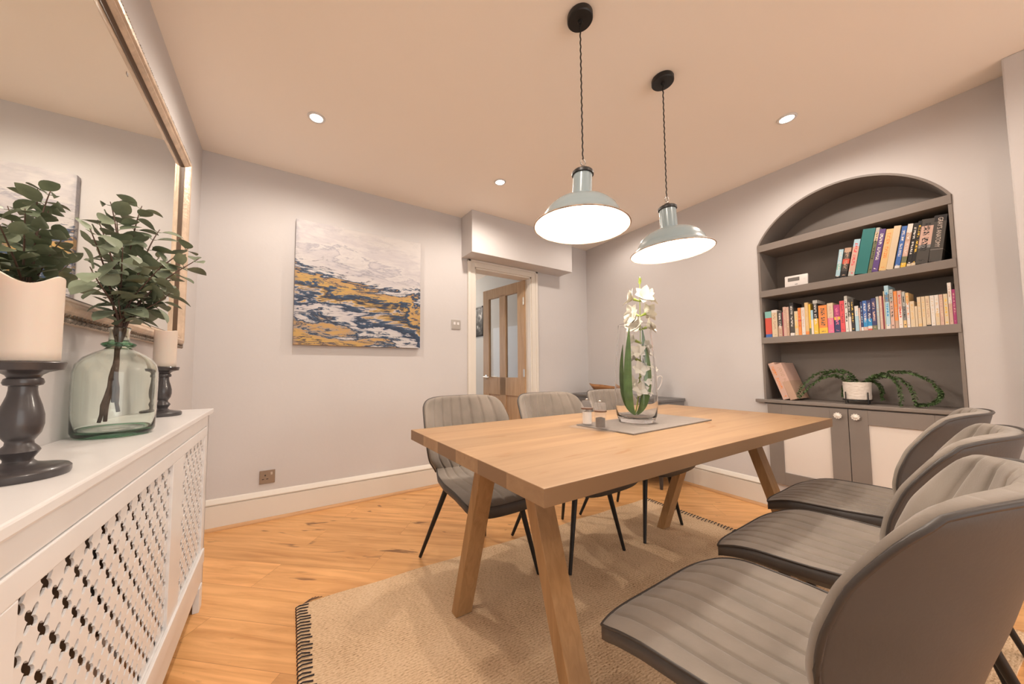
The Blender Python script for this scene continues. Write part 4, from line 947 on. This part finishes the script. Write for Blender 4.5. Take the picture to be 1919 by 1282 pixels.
blade(bez(V(-.010, -.01, .026), V(-.055, -.02, .07), V(-.050, -.035, .22), V(-.035, -.03, .415), 18), .019)
blade(bez(V(-.012, .0, .026), V(-.066, 0, .08), V(-.070, 0, .2), V(-.052, 0, .345), 18), .011)
blade(bez(V(.000, -.01, .026), V(.042, -.02, .07), V(.055, -.03, .2), V(.036, -.03, .34), 18), .017)
blade(bez(V(.002, .01, .026), V(.056, .01, .08), V(.064, .02, .26), V(.040, .01, .43), 18), .014)
def flower(c, d, sz, opening=1.0):
    bm = bmesh.new(); d = d.normalized(); a0 = rnd.uniform(0, 6)
    s1 = d.orthogonal().normalized()
    for k in range(6):
        a = a0 + k * PI / 3; s = Matrix.Rotation(a, 3, d) @ s1
        dv = (d * (1.0 if k % 2 else .75) + s * .85 * opening).normalized(); nr = (d * .8 - s * .5)
        leaf_bm(bm, c + d * .004, dv, -nr if False else nr, sz * (1 if k % 2 else .9), sz * .36, curl=-.0 + .32 * opening, seg=7)
    fl = mesh('blossom', bm, M['petal'], t, smooth=True)
    bm = bmesh.new(); tube(bm, [c - d * .028, c - d * .016, c + d * .004], [.0015, .0042, .0075], 8); mesh('calyx', bm, M['calyx'], fl, smooth=True)
fls = [(.575, -1, .3), (.575, .9, -.2), (.585, 0, -1), (.545, 1, .2), (.545, -.5, .8), (.50, -1, -.3), (.505, -.8, .5), (.47, -.9, -.6), (.465, .9, -.4), (.42, -.9, .3), (.40, .8, .5), (.37, -.6, -.8), (.36, .9, -.6), (.33, -1, .1), (.31, .6, -.9), (.275, -.3, -1), (.27, 1, .4), (.235, .4, -1), (.215, -.9, -.3), (.19, .8, -.7), (.165, -.2, -1), (.145, .7, .6)]
for i, (z, a, b) in enumerate(fls):
    j = min(24, int((z / .655) * 24)); c = stemp[j]; rad = .023 if z > .45 else .017
    d_ = Vector((Rg * a + Fg * b).xyz).normalized(); flower(c + d_ * rad + Vector((0, 0, .006)), (d_ + Vector((0, 0, .45))), .056 if z > .45 else .044, .95)
bm = bmesh.new(); leaf_bm(bm, stemp[23], V(.1, 0, 1), Fg, .034, .007, seg=6); leaf_bm(bm, stemp[23], V(.0, 0, 1), Rg, .034, .007, seg=6); leaf_bm(bm, stemp[21], V(.3, -.2, 1), Fg, .05, .006, seg=6); mesh('bud', bm, M['calyx'], t)
# mills on acrylic tray
t = thing('acrylic_tray', 'small clear acrylic tray carrying the salt and pepper mills', 'tray', (1.525, -1.835, TT + .0003), .22)
bm = bmesh.new(); box(bm, -.043, .043, -.095, .095, 0, .0055, bev=.002)
mesh('plate', bm, M['acrylic'], t)
def mill(x, y, r, h, fill, fh, lab):
    t = thing('spice_mill', lab, 'spice mill', (x, y, TT + .0062), .3, 'acrylic salt and pepper mills')
    bm = bmesh.new(); lathe(bm, [(0, 0), (r, 0), (r, h * .60), (r * .80, h * .60), (r * .80, .006), (0, .006)], 8)
    mesh('body', bm, M['acrylic'], t)
    bm = bmesh.new(); lathe(bm, [(0, .0075), (r * .74, .0075), (r * .74, fh), (r * .3, fh + .004), (0, fh + .002)], 16); mesh('filling', bm, fill, t)
    bm = bmesh.new(); lathe(bm, [(0, h * .602), (r * 1.02, h * .602), (r * 1.02, h * .645), (0, h * .645)], 24); mesh('ring', bm, M['brownring'], t)
    bm = bmesh.new(); lathe(bm, [(0, h * .647), (r, h * .647), (r * 1.03, h * .80), (r * .93, h * .90), (r * .55, h * .925), (0, h * .925)], 8); mesh('head', bm, M['acrylic'], t)
    bm = bmesh.new(); lathe(bm, [(0, h * .927), (.004, h * .927), (.0065, h * .96), (.005, h * .99), (0, h)], 16); mesh('nut', bm, M['steel'], t, smooth=True)
mill(1.542, -1.778, .024, .112, M['salt'], .055, 'clear salt mill filled with white salt on the acrylic tray')
mill(1.512, -1.872, .024, .112, M['pepper'], .042, 'clear pepper mill filled with dark peppercorns on the acrylic tray')

# ---------------------------------------------------------------- sideboard in the far right corner
SBT = .737
t = thing('sideboard', 'low grey sideboard against the right wall in the far corner', 'sideboard', (3.125, -1.15, 0), 0)
boxo('top', (-.008, .355, -.008, 1.06, SBT - .022, SBT), M['sbgrey'], t, bev=.003)
boxo('body', (.0, .345, .0, 1.05, .15, SBT - .0225), M['sbgrey'], t, bev=.003)
for y0, y1 in ((.02, .52), (.53, 1.03)):
    dr = boxo('door', (-.016, -.0005, y0, y1, .17, SBT - .04), M['sbgrey'], t, bev=.003)
    bm = bmesh.new(); tube(bm, [(-.028, (y0 + y1) / 2 - .04, .6), (-.028, (y0 + y1) / 2 + .04, .6)], .004, 8); mesh('handle', bm, M['steel'], dr)
for x in (.03, .31):
    for y in (.04, 1.0):
        bm = bmesh.new(); tube(bm, [(x, y, .15), (x, y, 0)], [.02, .012], 12); mesh('leg', bm, M['blackwood'], t, smooth=True, angle=50)
t = thing('wooden_bowl', 'carved wooden boat-shaped bowl on the sideboard', 'bowl', (3.29, -.50, SBT + .0005), PI / 2)
bm = bmesh.new(); n = 28
def bowl_pt(a, k, inner=False):
    rx = (.245 - (.01 if inner else 0)) * (.30 + .70 * k ** .75); ry = (.10 - (.008 if inner else 0)) * (.30 + .70 * k ** .6)
    ca, sa = math.cos(a), math.sin(a); z = .085 * k ** 1.5 + .022 * abs(ca) ** 3 * k ** 2 + (.012 if inner else 0) * (1 - k)
    return Vector((rx * ca, ry * sa * (1 - .35 * abs(ca) ** 4), z + .004 * math.sin(a * 5) * k))
rg = []
for inner, ks in ((False, [0.001, .15, .3, .5, .7, .85, 1]), (True, [1, .85, .7, .5, .3, .15, .001])):
    for k in ks: rg.append([bm.verts.new(bowl_pt(2 * PI * i / n, k, inner)) for i in range(n)])
for A, B in zip(rg, rg[1:]):
    for i in range(n): bm.faces.new((A[i], A[(i + 1) % n], B[(i + 1) % n], B[i]))
bm.faces.new(rg[0]); bm.faces.new(rg[-1])
mesh('carved_body', bm, M['bowl'], t, smooth=True)
t = thing('white_jug', 'slender white china jug with a tall handle on the sideboard, by the wall', 'jug', (3.30, -.955, SBT + .0005), -.5)
bm = bmesh.new(); lathe(bm, [(0, 0), (.042, 0), (.044, .006), (.036, .02), (.036, .06), (.044, .12), (.056, .17), (.061, .195), (.058, .195), (.052, .17), (.040, .12), (.032, .06), (.032, .02), (0, .012)], 40)
for v in bm.verts:
    if v.co.z > .15 and v.co.x < 0: v.co.x *= 1 + .25 * (v.co.z - .15) / .045; v.co.z += .3 * (v.co.z - .15)
mesh('body', bm, M['china'], t, smooth=True)
bm = bmesh.new(); tube(bm, bez((.050, 0, .165), (.075, 0, .21), (.115, 0, .20), (.100, 0, .15), 10)[:-1] + bez((.100, 0, .15), (.09, 0, .11), (.065, 0, .07), (.034, 0, .05), 10), .0055, 8); mesh('handle', bm, M['china'], t, smooth=True)
t = thing('white_blossom_sprig', 'small white artificial blossom sprig standing in the white jug', 'flower', (3.30, -.955, SBT + .02))
bm = bmesh.new(); tube(bm, [(0, 0, 0), (-.005, .01, .15), (-.012, .015, .27)], .002, 6); tube(bm, [(-.005, .01, .15), (.02, -.02, .22)], .0015, 6); mesh('stem', bm, M['calyx'], t)
for c in ((-.012, .015, .275), (.022, -.022, .225), (-.02, -.01, .235)):
    flower(Vector(c), Vector((-.6, -.6, .6)), .032, 1.1)
